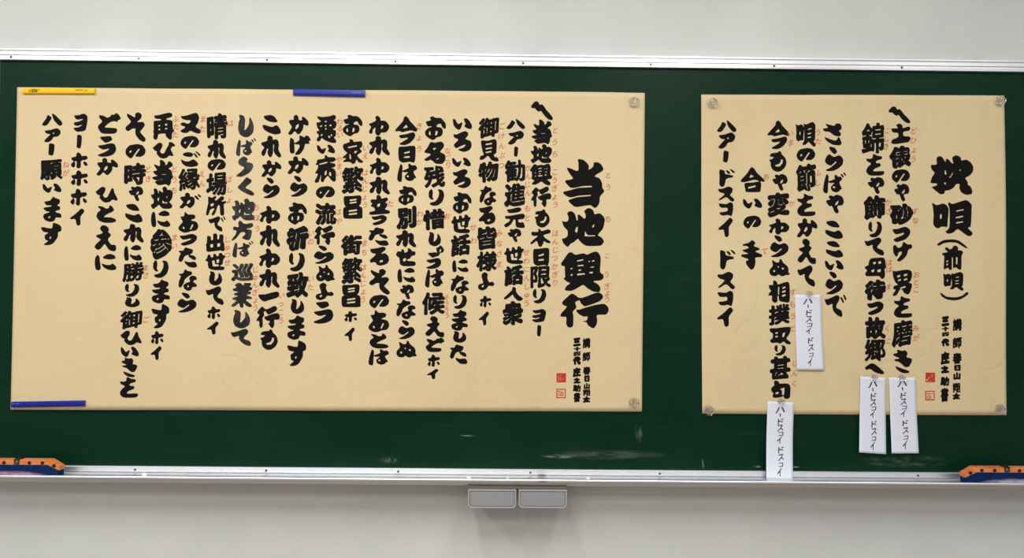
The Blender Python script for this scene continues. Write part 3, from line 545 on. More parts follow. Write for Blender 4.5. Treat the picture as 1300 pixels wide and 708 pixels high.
# ---------------------------------------------------------------- the paper sheets
class Sheet:
    """a sheet lying near the board; h(x, z) = distance of its face from the board"""
    def __init__(s, tl, tr, br, bl, depth, fn):
        s.c = [P(p[0], p[1], -depth) for p in (tl, tr, br, bl)]; s.fn = fn; s.depth = depth
        s.x0, s.x1 = s.c[0][0], s.c[1][0]; s.z0, s.z1 = s.c[3][2], s.c[0][2]
    def uv(s, x, z): return (x-s.x0)/(s.x1-s.x0), (s.z1-z)/(s.z1-s.z0)
    def face(s, x, z):
        u, v = s.uv(x, z); return s.fn(u, v)
    def bil(s, u, v):
        a_, b_, c_, d_ = s.c; return a_*(1-u)*(1-v)+b_*u*(1-v)+c_*u*v+d_*(1-u)*v
    def build(s, name, nu, nv, mat, label, cat, group=None, edge=None):
        o0 = (s.x0+s.x1)/2, 0.0, s.z1
        root = empty(name, o0, label, cat, group); root['_o'] = o0
        vs, fs = [], []
        for back in (0, 1):
            for j in range(nv+1):
                for i in range(nu+1):
                    u, v = i/nu, j/nv; p = s.bil(u, v)
                    x, z = p[0], p[2]
                    if edge: dx, dz = edge(u, v); x += dx; z += dz
                    vs.append((x, -s.face(x, z)+(0.00022 if back else 0), z))
        W = nu+1; K = W*(nv+1)
        for j in range(nv):
            for i in range(nu):
                q = (j*W+i, (j+1)*W+i, (j+1)*W+i+1, j*W+i+1); fs.append(q); fs.append(tuple(K+k_ for k_ in q[::-1]))
        loop = [i for i in range(nu+1)]+[j*W+nu for j in range(1, nv+1)]+[nv*W+i for i in range(nu-1, -1, -1)]+[j*W for j in range(nv-1, 0, -1)]
        for a_, b_ in zip(loop, loop[1:]+loop[:1]): fs.append((a_, b_, K+b_, K+a_))
        mesh_obj('paper_sheet', vs, fs, mat, root, smooth=True)
        s.root = root; return root
    def letters(s, name, items, mat, style='brush', res=None, lift=0.00035, label=None):
        V, Fc = [], []
        for ch, x0, x1, y0, y1 in items:
            N = res if res else max(30, min(96, int(max(x1-x0, y1-y0)*1.85)))
            v, f_ = glyph_mesh(ch, N, style); off = len(V)
            for uu, vv in v:
                p = P(x0+uu*(x1-x0), y1-vv*(y1-y0), -s.depth); V.append((p[0], -s.face(p[0], p[2])-lift, p[2]))
            Fc += [tuple(off+k_ for k_ in q) for q in f_]
        o = mesh_obj(name, V, Fc, mat, s.root)
        if label: o['label'] = label
        return o
    def fine(s, name, items, mat, lift=0.00045, label=None, slant=0.1):
        V, Fc = [], []
        for ch, cx, cy, sz in items:
            v, t = glyph_tris(ch); off = len(V)
            for a_, b_ in v:
                p = P(cx+(a_-.5+slant*(b_-.38))*sz, cy-(b_-.38+.10*(a_-.5))*sz, -s.depth); V.append((p[0], -s.face(p[0], p[2])-lift, p[2]))
            Fc += [tuple(int(off+k_) for k_ in q) for q in t]
        o = mesh_obj(name, V, Fc, mat, s.root)
        if label: o['label'] = label
        return o

def fold(u, c_, w_, a_): return a_*math.exp(-abs(u-c_)/w_)
def h1(u, v):
    r = 0.0050 + .0018*math.sin(9.1*u+1.2*v+.4)*math.sin(2.1*v+.5) + .0010*math.sin(23*u-2.5*v) + .0006*math.sin(41*u+6*v+1) + .0010*math.sin(7*v+5*u)
    r += fold(u, .693, .012, .0012)+fold(u, .357, .010, .0010)+fold(u, .385, .006, -.0006)+fold(u, .055+.03*v, .02, .0009)
    r += .0010*math.exp(-((u-.93)+(v-.72)*.5)**2/.0009)*max(0, v-.3)
    r += .0012*max(0, v-.8)/.2*math.sin(13*u+.7)
    return min(max(.0012, r), .0085)
def h2(u, v):
    r = 0.0048 + .0016*math.sin(6.1*u+1.9*v+2.4)*math.sin(2.4*v+.9) + .0009*math.sin(15*u-3.5*v) + .0005*math.sin(31*u+5*v+1) + .0009*math.sin(7*v+4*u+1)
    r += fold(u, .93, .015, .0010) + .0012*math.exp(-((u-.42)-(v-.8)*.35)**2/.0009)*max(0, v-.5)
    r += .0010*max(0, v-.8)/.2*math.sin(11*u+.7)
    return min(max(.0012, r), .0072)
S1 = Sheet((22.4, 111), (818.8, 118.2), (814.8, 522), (14.2, 519.6), .0036, h1)
S2 = Sheet((889.8, 120.4), (1274.2, 121.5), (1278.6, 527), (891.2, 524.6), .0036, h2)
def e1(u, v): return (.0008*math.sin(7*v)*(1-u), (.0016*math.sin(math.pi*u)-.0010*math.sin(5*u))*(1 if v < .5 else -.4))
def e2(u, v): return (.001*math.sin(5*v)*u, .0012*math.sin(math.pi*u)*(1 if v < .5 else -.5))
S1.build('lyric_sheet', 220, 60, M['paper'], 'wide buff paper sheet of black brush lyrics on the left of the chalkboard', 'paper sheet', None, e1)
S2.build('lyric_sheet', 110, 60, M['paper2'], 'narrower buff paper sheet of black brush lyrics on the right of the chalkboard', 'paper sheet', None, e2)

# columns of brush writing, each glyph: sign, left, right, top, bottom (as measured on the sheet)
L1 = [
"当 714.5 766.8 202 263.6|地 713.5 767.4 264.3 312.8|興 712.4 766.2 319 370.8|行 711.6 772.4 371 416.5",
"mark 674.5 702 129 152.5|当 675 701 152 183|地 674 701 183.3 207|興 673 701 207.6 235.5|行 674 700 236.7 263|も 678.8 697.8 265.6 288.7|本 673.4 699 290.3 313.5|日 676.7 697.5 314.7 337.4|限 673.6 698.8 337.8 365.7|リ 676.4 693.6 366.5 385.2|ヨ 676 693 392 409|bar 681.8 687 412 427",
"ハ 642.8 666.7 151.2 163.9|ア 645.2 665 166.3 183.7|bar 652.5 657.7 185.8 199|勧 641.2 666.7 202.8 231.8|進 640 666.6 232.3 262.7|元 640 666.6 263.2 289.5|や 644.7 662 290 307.5|世 640 665.3 312.7 335|話 640 665 335.7 363.6|人 639.5 663.9 364 382|衆 638 664 382 412.8",
"御 607 634 149.6 175.6|見 609 633 176.4 204.8|物 607.3 633 205 232|な 609 630 235.6 261|る 608 629 261.5 285|皆 606 631 287 317.6|様 604.9 630.8 318.8 344.3|よ 607 627.7 345.4 368.5|ホ 609 623.8 375 390|イ 608 621 395 413",
"い 575 599 150 164.7|ろ 575.6 599 166.2 193|い 574 597.5 200 211.8|ろ 575 597.9 214.6 239|お 574.8 598.8 244.4 271.7|世 573 598 272.5 296|話 572.7 598 296.8 326|に 574 595 329.3 345.6|な 572.5 595.4 348.6 373|り 575.4 593 374.2 392|ま 573 594 393.4 419.7|し 575.4 592 420 434.7|た 571.3 593.6 437 461.7",
"お 540 566 148 177.5|名 539 566 180 208|残 538.7 565.4 210 239|り 544 563.8 239.8 261|惜 537 565 264.4 292.8|し 544 560 294.4 312.6|ゅ 554 564 311.5 325.3|う 541.5 560 320 341|は 540 563.8 341 364.8|候 536 564.8 371 400|え 540 564.4 401 428|ど 540.5 564 428.4 446.5|ホ 543 558.7 449.5 465.3|イ 542.4 556.7 467.7 481",
"今 502 529.8 147.7 184.5|日 505.8 528 185.2 206.5|は 504.5 529.8 208 231|お 505.8 529 236 260.6|別 503.3 529 261 291.6|れ 503 528.5 291.8 314|せ 503 528 314.7 337.8|に 505 527.7 340 358.3|ゃ 508 526 360.8 379.4|な 503.5 528 379.6 405|ら 505.6 527 406 430.3|ぬ 503.6 529.4 432.4 453.5",
"わ 468.7 494 146.7 172|れ 468.7 495 173 197.5|わ 469.6 494.4 200 222.7|れ 469.2 495 224 247|立 469 495 247.6 272.5|っ 471.7 491 273 286|た 468 493.6 288.4 311.8|る 469.6 494 313 337|そ 469 495 341 374|の 469 494 374 391.3|あ 468 494 393.2 421.3|と 469.4 493 423 442|は 468 494 443 463.7",
"お 435 460.3 146 173|家 434.4 461 176.4 208|繁 434 461.5 211 245.8|昌 435.7 460 248 277.7|街 432.5 460 297.7 324.5|繁 434 460 326.4 360.4|昌 434 457.7 360.8 390|ホ 437.4 453.6 394.5 408.7|イ 437.7 450.7 415.3 433",
"悪 402 427 146 181.3|い 402.4 424.8 183.4 195|病 399.5 426.5 196.7 232|の 401 424.8 236 252|流 400 426.8 257 285|行 399 425.6 285.8 311|ら 398.4 423.5 311.3 334.7|ぬ 401 425 336 357|よ 400.8 423.9 358.8 380.7|う 398.4 423 382.4 410.3",
"か 366 392 146 171|げ 367.5 394 172.2 196.7|か 365 392 198.3 220.8|ら 368 390 222.7 249.7|お 365.4 389.7 257 284.7|祈 363.8 392 286.3 318.8|り 367 387 321 344.3|致 363.4 392 345.2 377.8|し 369 386.5 379 398.6|ま 365 388 400 431|す 364.6 389 432 464.5",
"こ 333.7 356.6 146 170.7|れ 331.8 357 172.4 199.5|か 332 357.3 203 224.3|ら 333.4 355 225 251.7|わ 330 355.6 260.8 283.9|れ 329.8 355.6 285.8 313|わ 329.3 355.6 315.5 340|れ 329.3 355 341 365.3|一 328 355 370 382.4|行 326 355.3 388.5 416|も 331 353 418 444",
None,
"晴 263 289 144 177|れ 264 287 177.5 201.6|の 264 286.6 202 217|場 261.6 288.4 218 248|所 261.4 287 248.3 273.6|で 264.4 286 274.4 293.6|出 261.4 285 296 319.6|世 260.6 286.3 321 342.8|し 265 282 344 362.5|て 261.4 284 363.2 387|ホ 263 279.8 388.5 405|イ 263 277.7 407.9 424.6",
"又 229.7 255.8 143.4 170|の 229.7 253 172.7 189|ご 230 255 192 212|縁 226.5 254.3 213.8 242.7|が 228 255 244.6 264.4|あ 226.8 251.9 269 295|っ 228.7 250 296.8 311.5|た 226.5 250.2 313.9 339.4|な 226.6 250 342 369|ら 225 249 371 396.6",
"再 194.8 221.4 143 177.5|び 194.6 222.7 180 201|当 193.5 219.8 203 235.7|地 191.9 219.8 237 265|に 192 216 267.3 288|参 191 218 290.7 329.3|り 194.8 214 330.6 352.4|ま 193 215.5 354.7 384.8|す 192.6 215 386 416.5|ホ 192 208 419.7 436.8|イ 191.8 205.6 438.9 457",
"そ 160 185.4 143 180|の 160 185 183 201.3|時 158 186 206.5 235|ゃ 164 182.4 236 255|こ 159.4 181 258.7 282.6|れ 157.3 182.6 283.9 308|に 158 180.5 311 330.6|勝 155.6 183 332.6 358.3|り 159 177.3 360 376.7|し 159 178 377 390|御 153 181.4 394 418|ひ 153.8 180.4 419.2 438|い 154 176.5 439.7 452.7|き 154.8 175 453.6 478.1|を 153.2 175.6 478.5 504.3",
"ど 125.6 154 144 170|う 125 148.5 173 199.5|か 123.6 150.8 200.8 223|ひ 122.8 150 237 257.4|と 123.6 147.5 260.6 282.7|え 121 148 286 318.8|に 121 148 322 343",
"ヨ 94.7 112 144.7 167.5|bar 98.5 105 171.5 189|ホ 91.5 112.3 194 213.8|ホ 91.6 112.6 216.7 236|ホ 90.8 111.5 239.8 261|イ 90.3 108 265 286.3",
"ハ 55 80.3 144.7 160|ア 57.5 78 163.4 181|bar 62.7 70.4 182 197.9|願 52 80.6 202 229|い 55 79 233 244.8|ま 55.8 79 249.7 281.7|す 53 79 282.6 311",
"講 739.7 749.6 428.6 442|師 739.7 749.6 446.4 458.3|春 740 749.6 465 475.8|日 741.5 748.5 476 484.7|山 741 749 486 493.6|翔 740 749.3 494 502.5|太 740 749.5 502.8 511",
"三 727.4 737.4 428.3 439.5|十 728 737 440 445.4|四 728 737 445.7 451.8|代 727.4 737.4 452 463|庄 727.4 737.4 466 478.7|之 728 737 479 487|助 727.4 737.4 487.6 497.3|書 728 737 498 511",
]
GREY1 = "し 302.5 322.5 145.6 174|ば 300 325.3 175.3 198.3|らく 300 321.7 198.6 224.3|く 302 322.8 225 248|地 294.4 324 252 279.8|方 294 321 280 305.3|ば 295 321.5 305.6 327|巡 293.6 322 333.9 357|業 294 320.7 358.8 390.8|し 296.4 317.6 393.2 416.5|て 293.6 319 417 439"
L2 = [
"枕 1181 1235 197.6 247|唄 1182.9 1234 254 300|par_top 1189 1228 303.8 315|前 1195.3 1222 312 342.4|唄 1197 1223 345 369|par_bot 1193 1229.5 370.7 381",
"mark 1127.9 1155.8 135.4 156.4|土 1131 1155.7 156.7 183|俵 1128.5 1156.4 184.7 214|の 1132 1154.6 215 231.8|や 1134.8 1154 233.3 255.6|砂 1129.4 1159 258 285.6|つ 1132.8 1155 288 307|け 1133 1157 307.4 332|男 1132.4 1157 342 375.8|を 1134 1157 376 403|磨 1131.6 1157.7 405.7 440.9|き 1133.6 1157 443.7 473.5",
"錦 1093.7 1122 156 194.8|を 1099.4 1122 195.6 223|や 1101.3 1122 225 246|飾 1096 1123.5 247.9 279|り 1101.8 1118.8 281 301|て 1097.6 1121.6 301.3 324.3|母 1097.4 1124 326.6 353.6|待 1097.4 1124 354.5 381.3|つ 1100 1121 382.5 399.5|故 1097.4 1124 401.8 430.2|郷 1097.4 1124 430.8 458.3|へ 1098 1122 460.8 474.7",
"さ 1045 1068.7 156.4 184.4|ら 1047.6 1070.6 186 217|ば 1045 1074 218.9 245|や 1048.8 1071.4 247 270.7|こ 1048 1070 280 303|こ 1048.8 1070 306 326.6|い 1047.3 1070.6 330 342.9|ら 1048 1069.8 344.8 373.2|で 1047 1074 373.6 402",
"唄 1010.3 1035.6 154.9 186|の 1011.8 1034.8 187.8 204.9|節 1011 1036 207.7 243|を 1012.6 1035.3 245.8 274.3|か 1011.8 1038 277 301|え 1012.6 1036 303 335|て 1012.3 1034.8 337 363.9",
"今 974 1002 153 189.4|も 977 998.8 191.8 218|や 980.8 999.9 220.9 241.7|変 974.7 1002.5 244 275.8|わ 976.6 1002 277 297.6|ら 978 1001 298.8 326.6|ぬ 977 1002.5 328.7 350.5|相 975.3 1002.7 355.6 384|撲 975.8 1002.5 385.5 413|取 976.9 1003.5 414.4 437|り 983 997.2 437.8 451|甚 976.9 1003 451.2 481.3|句 978.9 1003.3 482.4 505.8",
"合 940.5 970.7 211.9 244.3|い 942.9 967.3 251.8 264.6|の 944 966 273.8 290|手 941 967.7 305 342",
"ハ 909.8 934.6 153.3 167.8|ア 912 933 168.5 189|bar 917.8 924.8 191 206.4|ド 913 932.8 215 237|ス 911.8 932.3 237 256|コ 912.9 930.7 256.6 274.3|イ 912 930.4 276 301|ド 914 933.5 317 342|ス 911 932.6 345 366.8|コ 911.3 931 368.8 388|イ 910.5 930.7 389.8 414.7",
"講 1209.4 1221 404 420|師 1209.4 1221 427.6 441.7|春 1209.2 1220.6 447.4 462|日 1211 1219.5 462.6 470.7|山 1210 1219.6 472 481.6|翔 1209.2 1219 486 498.4|太 1209.2 1219 498.6 507",
"三 1194.7 1205 401 414|十 1195 1204.5 414.3 420|四 1195.5 1204.5 421 427|代 1194.7 1205 429.5 439.5|庄 1193.7 1205.4 446 463|之 1194.2 1204.8 463.7 474|助 1193.7 1205 477.4 489.8|書 1194 1204.4 491.7 510.3",
]
def parse(s):
    out = []
    for it in s.split('|'):
        q = it.split(' '); out.append((q[0],)+tuple(float(z) for z in q[1:]))
    return out
for sheet, cols in ((S1, L1), (S2, L2)):
    for c_ in cols:
        runs = []                                              # a column is written in one or more runs of signs
        for q in parse(c_ if c_ else GREY1):
            if not runs or q[3]-runs[-1][-1][4] > 6.5: runs.append([])
            runs[-1].append(q)
        for run in runs:
            o = sheet.letters('brush_lettering', run, M['ink'] if c_ else M['grey_ink'])
            if not c_: o['label'] = 'brush lettering in thinner greyish ink'
# small red reading aids: centre x, first top, last bottom, text
R1 = "とう 772.5 215 245|ち 772 273 283|こ 771 321 328|う 770.5 344 352|ぎょう 770.5 359 384|とうち 704.5 158 203|こうぎょう 704.5 213 265|ほんじつかぎり 704.5 291 364|かんじん 670 208 250|もと 669.5 258 283|せわにんしゅう 668.5 315 390|ごけんぶつ 636.5 154 216|みなさま 634 289 342|せわ 601 280 314|なごり 569 187 214|お 568 270 279|そうろう 567 374 404|きょう 532.5 153 196|わか 533 266 287|た 496 254 263|いえ 464 182 203|はんじょう 463.5 214 265|まち 462.5 303 326|はんじょう 461.5 334 385|わるい 431 150 175|やまい 430 198 224|はや 429.5 263 286|いの 394.5 290 312|いた 394 348 370|いっこう 357 369 412|ちほう 326 256 297|じゅんぎょう 324.5 337 395|は 293 152 161|ばしょ 291 221 260|しゅつせ 289 299 338|また 258 145 170|えん 257 215 239|ふたた 223.5 146 176|とうち 221.5 208 248|まい 221 296 317|とき 188.5 209 233|まさ 185.5 335 354|ご 186 401 410|ねが 84.5 204 225"
R2 = "どひょう 1160 160 208|すな 1161.5 262 286|おとこ 1162 344 372|みが 1162 410 435|にしき 1125 161 191|かざ 1127 251 274|はは 1127.5 329 346|ま 1127 360 368|くに 1126.5 408 441|うた 1038.5 162 185|ふし 1038 213 238|いま 1004 163 187|か 1005 254 262|すもうと 1006 363 424|じんく 1008 454 493|あ 972.5 219 230|て 970.5 314 323"
def readings(s):
    rnd = random.Random(4); out = []
    for it in s.split('|'):
        tx, cx, a_, b_ = it.split(' '); cx, a_, b_ = float(cx), float(a_), float(b_); n = len(tx)
        sz = min(9.2, (b_-a_)/n*1.08); sz = max(sz, 6.6)
        for i, ch in enumerate(tx):
            cy = a_+(b_-a_)*(i+.5)/n; out.append((ch, cx+rnd.uniform(-.6, .6), cy, sz*(1.0 if ch not in 'ょゅっ' else 1.05)))
    return out
S1.fine('red_reading_marks', readings(R1), M['red_ink'], label='small red handwritten readings beside the black columns')['kind'] = 'stuff'
S2.fine('red_reading_marks', readings(R2), M['red_ink'], label='small red handwritten readings beside the black columns')['kind'] = 'stuff'
# vermilion seals
def seal(sheet, x0, x1, y0, y1, neg, seed):
    rnd = random.Random(seed); n = 22; F = np.full((n+2, n+2), -1.0)
    F[1:-1, 1:-1] = 1.0
    if neg:
        for k_ in range(15):
            if k_ % 2: r_, c_, l_ = rnd.randint(3, n-3), rnd.randint(2, n-8), rnd.randint(3, 7); F[r_, c_:c_+l_] = -.6
            else: r_, c_, l_ = rnd.randint(2, n-8), rnd.randint(3, n-3), rnd.randint(3, 6); F[r_:r_+l_, c_] = -.6
    else:
        F[3:-3, 3:-3] = -.8
        for k_ in range(16):
            if k_ % 2: r_, c_, l_ = rnd.choice(range(4, n-3, 3)), rnd.randint(3, n-9), rnd.randint(5, 9); F[r_, c_:c_+l_] = .9
            else: r_, c_, l_ = rnd.randint(3, n-8), rnd.choice(range(4, n-3, 3)), rnd.randint(4, 8); F[r_:r_+l_, c_] = .9
    v, f_ = march(F); V = []
    for a_, b_ in v:
        p = P(x0+(a_-1)/(n-1)*(x1-x0), y1-(b_-1)/(n-1)*(y1-y0), -sheet.depth); V.append((p[0], -sheet.face(p[0], p[2])-.0004, p[2]))
    o = mesh_obj('seal_stamp', V, f_, M['seal_ink'], sheet.root); o['label'] = 'small square vermilion seal stamp'
seal(S1, 706.8, 718.2, 473.8, 484.9, True, 1); seal(S1, 706.6, 718, 493.6, 505, False, 2)
seal(S2, 1174.8, 1186.4, 473, 484.6, True, 3); seal(S2, 1174.4, 1186, 496, 507.6, False, 5)

# ---------------------------------------------------------------- white paper slips
SLIP_TXT = [('ハ', 130, 206, 88, 135), ('pen_bar', 165, 175, 136, 166), ('ド', 152, 200, 180, 228), ('ス', 148, 198, 230, 282), ('コ', 158, 200, 287, 318), ('イ', 148, 190, 322, 378), ('ド', 160, 205, 405, 455), ('ス', 158, 205, 463, 515), ('コ', 163, 200, 530, 562), ('イ', 153, 190, 568, 638)]
def slip(tl, tr, br, bl, h0, h1_, label, dv, mg):
    fn = lambda u, v: h0+(h1_-h0)*v*v+.0010*math.sin(3.1*u+.6)*math.sin(2.6*v)+.0004*math.sin(9*v)
    s = Sheet(tl, tr, br, bl, h0, fn); s.build('paper_slip', 10, 30, M['white_paper'], label, 'paper slip', 'white paper slips under clear magnets')
    items = []
    for ch, x0, x1, y0, y1 in SLIP_TXT:
        u0, u1 = (x0-62)/220, (x1-62)/220; v0, v1 = (y0-58)/615+dv, (y1-58)/615+dv
        q = lambda u, v: ((tl[0]*(1-u)+tr[0]*u)*(1-v)+(bl[0]*(1-u)+br[0]*u)*v, (tl[1]*(1-u)+tr[1]*u)*(1-v)+(bl[1]*(1-u)+br[1]*u)*v)
        a_, b_ = q(u0, v0), q(u1, v1); cx = ((a_[0]+b_[0])/2, (a_[1]+b_[1])/2); wx, wy = (u1-u0)*(tr[0]-tl[0])/2, (b_[1]-a_[1])/2
        items.append((ch, cx[0]-wx, cx[0]+wx, cx[1]-wy, cx[1]+wy))
    s.letters('pen_lettering', items, M['pen_ink'], style='pen', res=34, lift=.0003)
    return s
slip((1009, 374), (1042.3, 374.3), (1045.8, 470), (1011.2, 469.5), .0076, .010, 'white paper slip pinned highest, wholly on the right lyric sheet', .0, None)
slip((974.5, 509.2), (1008, 510.8), (1003.8, 606.8), (970.2, 605.7), .0078, .026, 'white paper slip hanging lowest, its end over the chalk tray', .02, None)
slip((1092.3, 477.8), (1124.6, 479.3), (1124.3, 576), (1090, 573.8), .0078, .011, 'white paper slip, left of the side-by-side pair at the sheet bottom', .012, None)
slip((1128.5, 479), (1162.4, 479.3), (1165.8, 575), (1131.3, 575), .0078, .011, 'white paper slip, right of the side-by-side pair at the sheet bottom', -.003, None)

# ---------------------------------------------------------------- magnets
def round_magnet(px, py, base, sc, label, grp):
    p = P(px, py, -base-.006)
    t = empty('round_magnet', (p[0], -base, p[2]), label, 'magnet', grp)
    s = sc
    prof = [(0, .0002), (.0155*s, .0002), (.0160*s, .0010), (.0160*s, .0026), (.0150*s, .0034), (.0105*s, .0042), (.0090*s, .0065), (.0098*s, .0105), (.0108*s, .0128), (.0100*s, .0146), (.0060*s, .0154), (0, .0156)]
    bm_obj('clear_knob', lathe_bm(prof), M['clear'], t, True)
    bm_obj('magnet_core', lathe_bm([(0, .0006), (.0040*s, .0006), (.0040*s, .0030), (0, .0030)], 20), M['core'], t)
gb = 'clear round magnets at the sheet corners'
def d1(px, py): p = P(px, py, -.0036); return S1.face(p[0], p[2])+.0004
def d2(px, py): p = P(px, py, -.0036); return S2.face(p[0], p[2])+.0004
round_magnet(805.5, 129.3, d1(805.5, 129), 1, 'clear round plastic magnet at the top right corner of the wide left sheet', gb)
round_magnet(805.3, 511.6, d1(805, 511), 1, 'clear round plastic magnet at the bottom right corner of the wide left sheet', gb)
round_magnet(905, 130.3, d2(905, 130), 1, 'clear round plastic magnet at the top left corner of the right sheet', gb)
round_magnet(1271, 128, d2(1271, 128), 1, 'clear round plastic magnet at the top right corner of the right sheet', gb)
round_magnet(899.5, 521.3, d2(899.5, 521), 1, 'clear round plastic magnet at the bottom left corner of the right sheet', gb)
round_magnet(1270.7, 520, d2(1270, 520), 1, 'clear round plastic magnet at the bottom right corner of the right sheet', gb)
gs = 'small clear magnets on the paper slips'
for px, py, ww in ((1028.4, 372.5, 'the slip pinned mid-sheet'), (992.2, 509.6, 'the lowest slip over the tray'), (1110.6, 478.3, 'the left slip of the lower pair'), (1145.2, 479, 'the right slip of the lower pair')):
    round_magnet(px, py, .0088, .62, 'small clear round magnet holding the top of ' + ww, gs)

def bar_magnet(a_, b_, hpx, mat, label, base, words):
    pa, pb = P(a_[0], a_[1], -base-.007), P(b_[0], b_[1], -base-.007)
    c_ = (pa+pb)/2; L = math.hypot(pb[0]-pa[0], pb[2]-pa[2]); H = hpx/430.0; ang = math.atan2(pb[2]-pa[2], pb[0]-pa[0])
    t = empty('bar_magnet', (c_[0], -base, c_[2]), label, 'magnet', 'flat bar magnets on the left sheet'); t.rotation_euler = (0, -ang, 0)
    prof = [(-.0012, -H/2), (-.0050, -H/2+.0004), (-.0066, -H/2+.0018), (-.0074, -.15*H), (-.0074, .25*H), (-.0066, H/2-.0018), (-.0050, H/2-.0004), (-.0012, H/2)]
    bm = extrude_x(prof, -L/2, L/2)
    bm_obj('magnet_cover', bm, mat, t, False)
    bm_obj('magnet_strip', box_bm(-L/2+.001, L/2-.001, -.0014, 0, -H/2+.001, H/2-.001), M['magnet_black'], t)
    return t, L, H
def print_on(t, items, mat):
    V, Fc = [], []
    for ch, cx, cz, wv, hv in items:
        off = len(V)
        if ch == '-': v = np.array([(0, 0), (1, 0), (1, 1), (0, 1)], float); tr = [(0, 1, 2, 3)]
        else:
            v, tr = glyph_tris(ch); v = (v-v.min(0))/(v.max(0)-v.min(0)); tr = [tuple(map(int, q)) for q in tr]
        for a_, b_ in v: V.append((cx+(a_-.5+.15*(b_-.5))*wv, -.00755, cz+(b_-.5)*hv))
        Fc += [tuple(off+k_ for k_ in q) for q in tr]
    mesh_obj('printing', V, Fc, mat, t, at=(0, 0, 0))['kind'] = 'stuff'
t, L, H = bar_magnet((28.5, 114.9), (119.6, 115.1), 7.4, M['yellow'], 'yellow bar magnet at the top left corner of the wide left sheet', d1(40, 113)+.0004, None)
print_on(t, [('@', -L*.378, .0000, .015, .0105), ('B', -L*.335, .0, .010, .0100), ('a', -L*.312, -.001, .008, .0065), ('r', -L*.285, -.001, .007, .006), ('-', -L*.30, .0042, .018, .0010), ('-', L*.29, .0022, .024, .0020), ('W', L*.385, .0008, .011, .0060)], M['print_dark'])
t, L, H = bar_magnet((372, 116.4), (463.2, 118.3), 8.6, M['blue'], 'blue bar magnet on the middle of the top edge of the left sheet', d1(415, 120)+.0004, None)
print_on(t, [('-', L*.34, .0015, .010, .0012), ('-', L*.39, .0012, .006, .0012), ('-', L*.43, .0012, .008, .0012)], M['print_light'])
t, L, H = bar_magnet((14.0, 513.6), (107.2, 512.0), 7.4, M['blue'], 'blue bar magnet at the bottom left corner of the wide left sheet', d1(60, 512)+.0004, None)
print_on(t, [('-', -L*.47, .0028, .008, .0011), ('-', -L*.41, .0028, .010, .0011)], M['print_light'])

# ---------------------------------------------------------------- erasers on the tray
def eraser(x_end, sgn, label, feltm, tilt):
    Ln = .244; FL = ZB-.0171; yb, yf = -.0505, -.0785
    xc = x_end-sgn*Ln/2
    t = empty('chalkboard_eraser', (xc, (yf+yb)/2, FL), label, 'eraser', 'blue felt erasers on the tray'); t.rotation_euler = (0, tilt, 0)
    h = Ln/2; H = .0475; e = .031; dr = .0180; th = .0145; d = (yb-yf)/2
    topl = [(-h, H-dr), (-h+e, H), (h-e, H), (h, H-dr)]
    band = topl[::-1]; low = [(-h+.001, H-dr-th*.85), (-h+e+.004, H-th), (h-e-.004, H-th), (h-.001, H-dr-th*.85)]
    bm_obj('wooden_back', extrude_y(low+band, -d, d, .0012), M['orange'], t)
    body = [(-h+.002, .0004), (h-.002, .0004), (h-.002, H-dr-th*.85-.0002), (h-e-.004, H-th-.0002), (-h+e+.004, H-th-.0002), (-h+.002, H-dr-th*.85-.0002)]
    bm = extrude_y(body, -d+.0008, d-.0008, .0012)
    bm_obj('felt_pad', bm, feltm, t)
    for off in (-.106, -.073, -.036, .036, .073, .106):
        z = H-th*.55-(0 if abs(off) < h-e else dr*(abs(off)-(h-e))/e*.9)
        bm = lathe_bm([(.0052, -.001), (.0052, .0006), (.0040, .0016), (.0018, .0016), (.0014, .0006), (0, .0006)], 16)
        bm.transform(Matrix.Translation((off, -d, z))); bm_obj('rivet', bm, M['rivet'], t, True)
    # strap across the back, held by a larger rivet at the front
    sp = [(-d-.0016, H-th*.85), (-d-.0016, H+.0004), (-d+.002, H+.003), (0, H+.005), (d-.002, H+.003), (d+.0014, H), (d+.0014, H-th*.8), (d, H-th*.8), (d, H-.0012), (0, H+.0034), (-d+.001, H), (-d, H-.0014), (-d, H-th*.85)]
    bm = extrude_x(sp, -.0075, .0075); st = bm_obj('strap', bm, M['rivet'], t)
    bm = lathe_bm([(.0056, 0), (.0056, .0012), (.0040, .0026), (0, .0030)], 16); bm.transform(Matrix.Translation((0, -d-.0016, H-th*.5)))
    bm_obj('strap_rivet', bm, M['screw'], st, True)
pe = P(75.5, 600, -.0785); qe = P(1225, 607, -.0785)
eraser(pe[0], 1, 'blue eraser with orange back on the left end of the tray, pink chalk dust', M['felt_l'], 0.0)
eraser(qe[0], -1, 'blue eraser with orange back on the right end of the tray', M['felt_r'], 0.0)

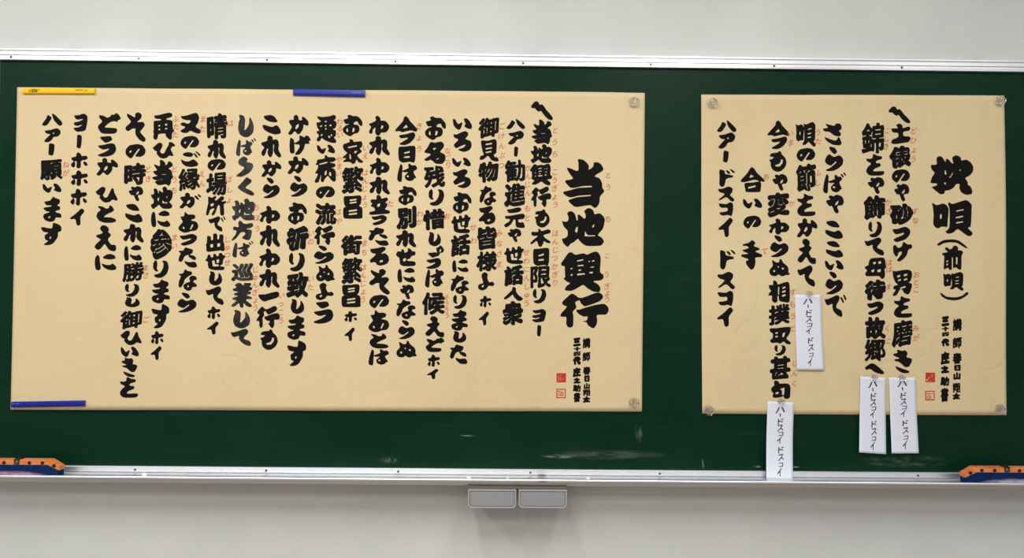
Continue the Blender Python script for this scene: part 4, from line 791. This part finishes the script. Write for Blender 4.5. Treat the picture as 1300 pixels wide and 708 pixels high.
# ---------------------------------------------------------------- chalk stubs on the tray
def crumb(px, py, rx, rz, mat, name, label, seed):
    FLz = ZB-.0172; yy = -.068
    p = P(px, py, yy); rnd = random.Random(seed)
    bm = bmesh.new(); bmesh.ops.create_icosphere(bm, subdivisions=2, radius=1)
    for v in bm.verts:
        k_ = 1+rnd.uniform(-.16, .16); v.co = Vector((v.co.x*rx*k_, v.co.y*rz*.9*k_, max(v.co.z, -.8)*rz*k_))
    lo_ = min(v.co.z for v in bm.verts)
    tag(bm_obj(name, bm, mat, None, True, (p[0], yy, FLz-lo_)), label, 'chalk', 'chalk crumbs on the tray')
crumb(183, 604, .0080, .0058, M['chalk_white'], 'chalk_stub', 'white chalk stub on the tray, nearest the left eraser', 1)
crumb(213, 605.3, .0085, .0034, M['chalk_pink'], 'chalk_stub', 'pink chalk stub on the tray, right of the white stub by the left eraser', 2)
crumb(594.8, 605.2, .0065, .0042, M['chalk_white'], 'chalk_crumb', 'white chalk crumb on the tray above the left edge of the left chalk drawer', 3)
crumb(644.5, 605.0, .0045, .0038, M['chalk_white'], 'chalk_crumb', 'white chalk crumb on the tray above the right part of the left chalk drawer', 4)
crumb(746.6, 606.0, .0050, .0044, M['chalk_white'], 'chalk_crumb', 'white chalk crumb on the tray right of the chalk drawers', 5)

# flaked sealant where the top rail meets the wall
def flake(px, wd_, hh, seed, label):
    p = P(px, 60, WY); rnd = random.Random(seed); n = 9
    x0 = p[0]; zb_ = ZT+.0355; up_ = [(x0+wd_*(i/n-.5), zb_+hh*math.sin(math.pi*i/n)**.7*rnd.uniform(.5, 1)) for i in range(n+1)]
    poly = [(x0+wd_/2, zb_-.002), (x0-wd_/2, zb_-.002)]+up_
    tag(bm_obj('sealant_flake', extrude_y(poly, .004, WY-.0003), M['dark_gap']), label, 'sealant', 'flaked sealant along the top rail')
flake(37, .02, .0022, 1, 'thin dark flake of sealant on the top rail near the upper left corner')
flake(95, .034, .0045, 2, 'dark flake of sealant on the top rail above the yellow magnet')
flake(588, .032, .0042, 3, 'dark flake of sealant on the top rail above the middle of the left sheet')
flake(672, .055, .0020, 4, 'long thin flake of sealant on the top rail left of centre')
flake(1237, .030, .0040, 5, 'dark flake of sealant on the top rail above the right end')

bpy.data.objects.remove(_fo, do_unlink=True)
for o in list(bpy.data.objects):
    if '_o' in o.keys(): del o['_o']
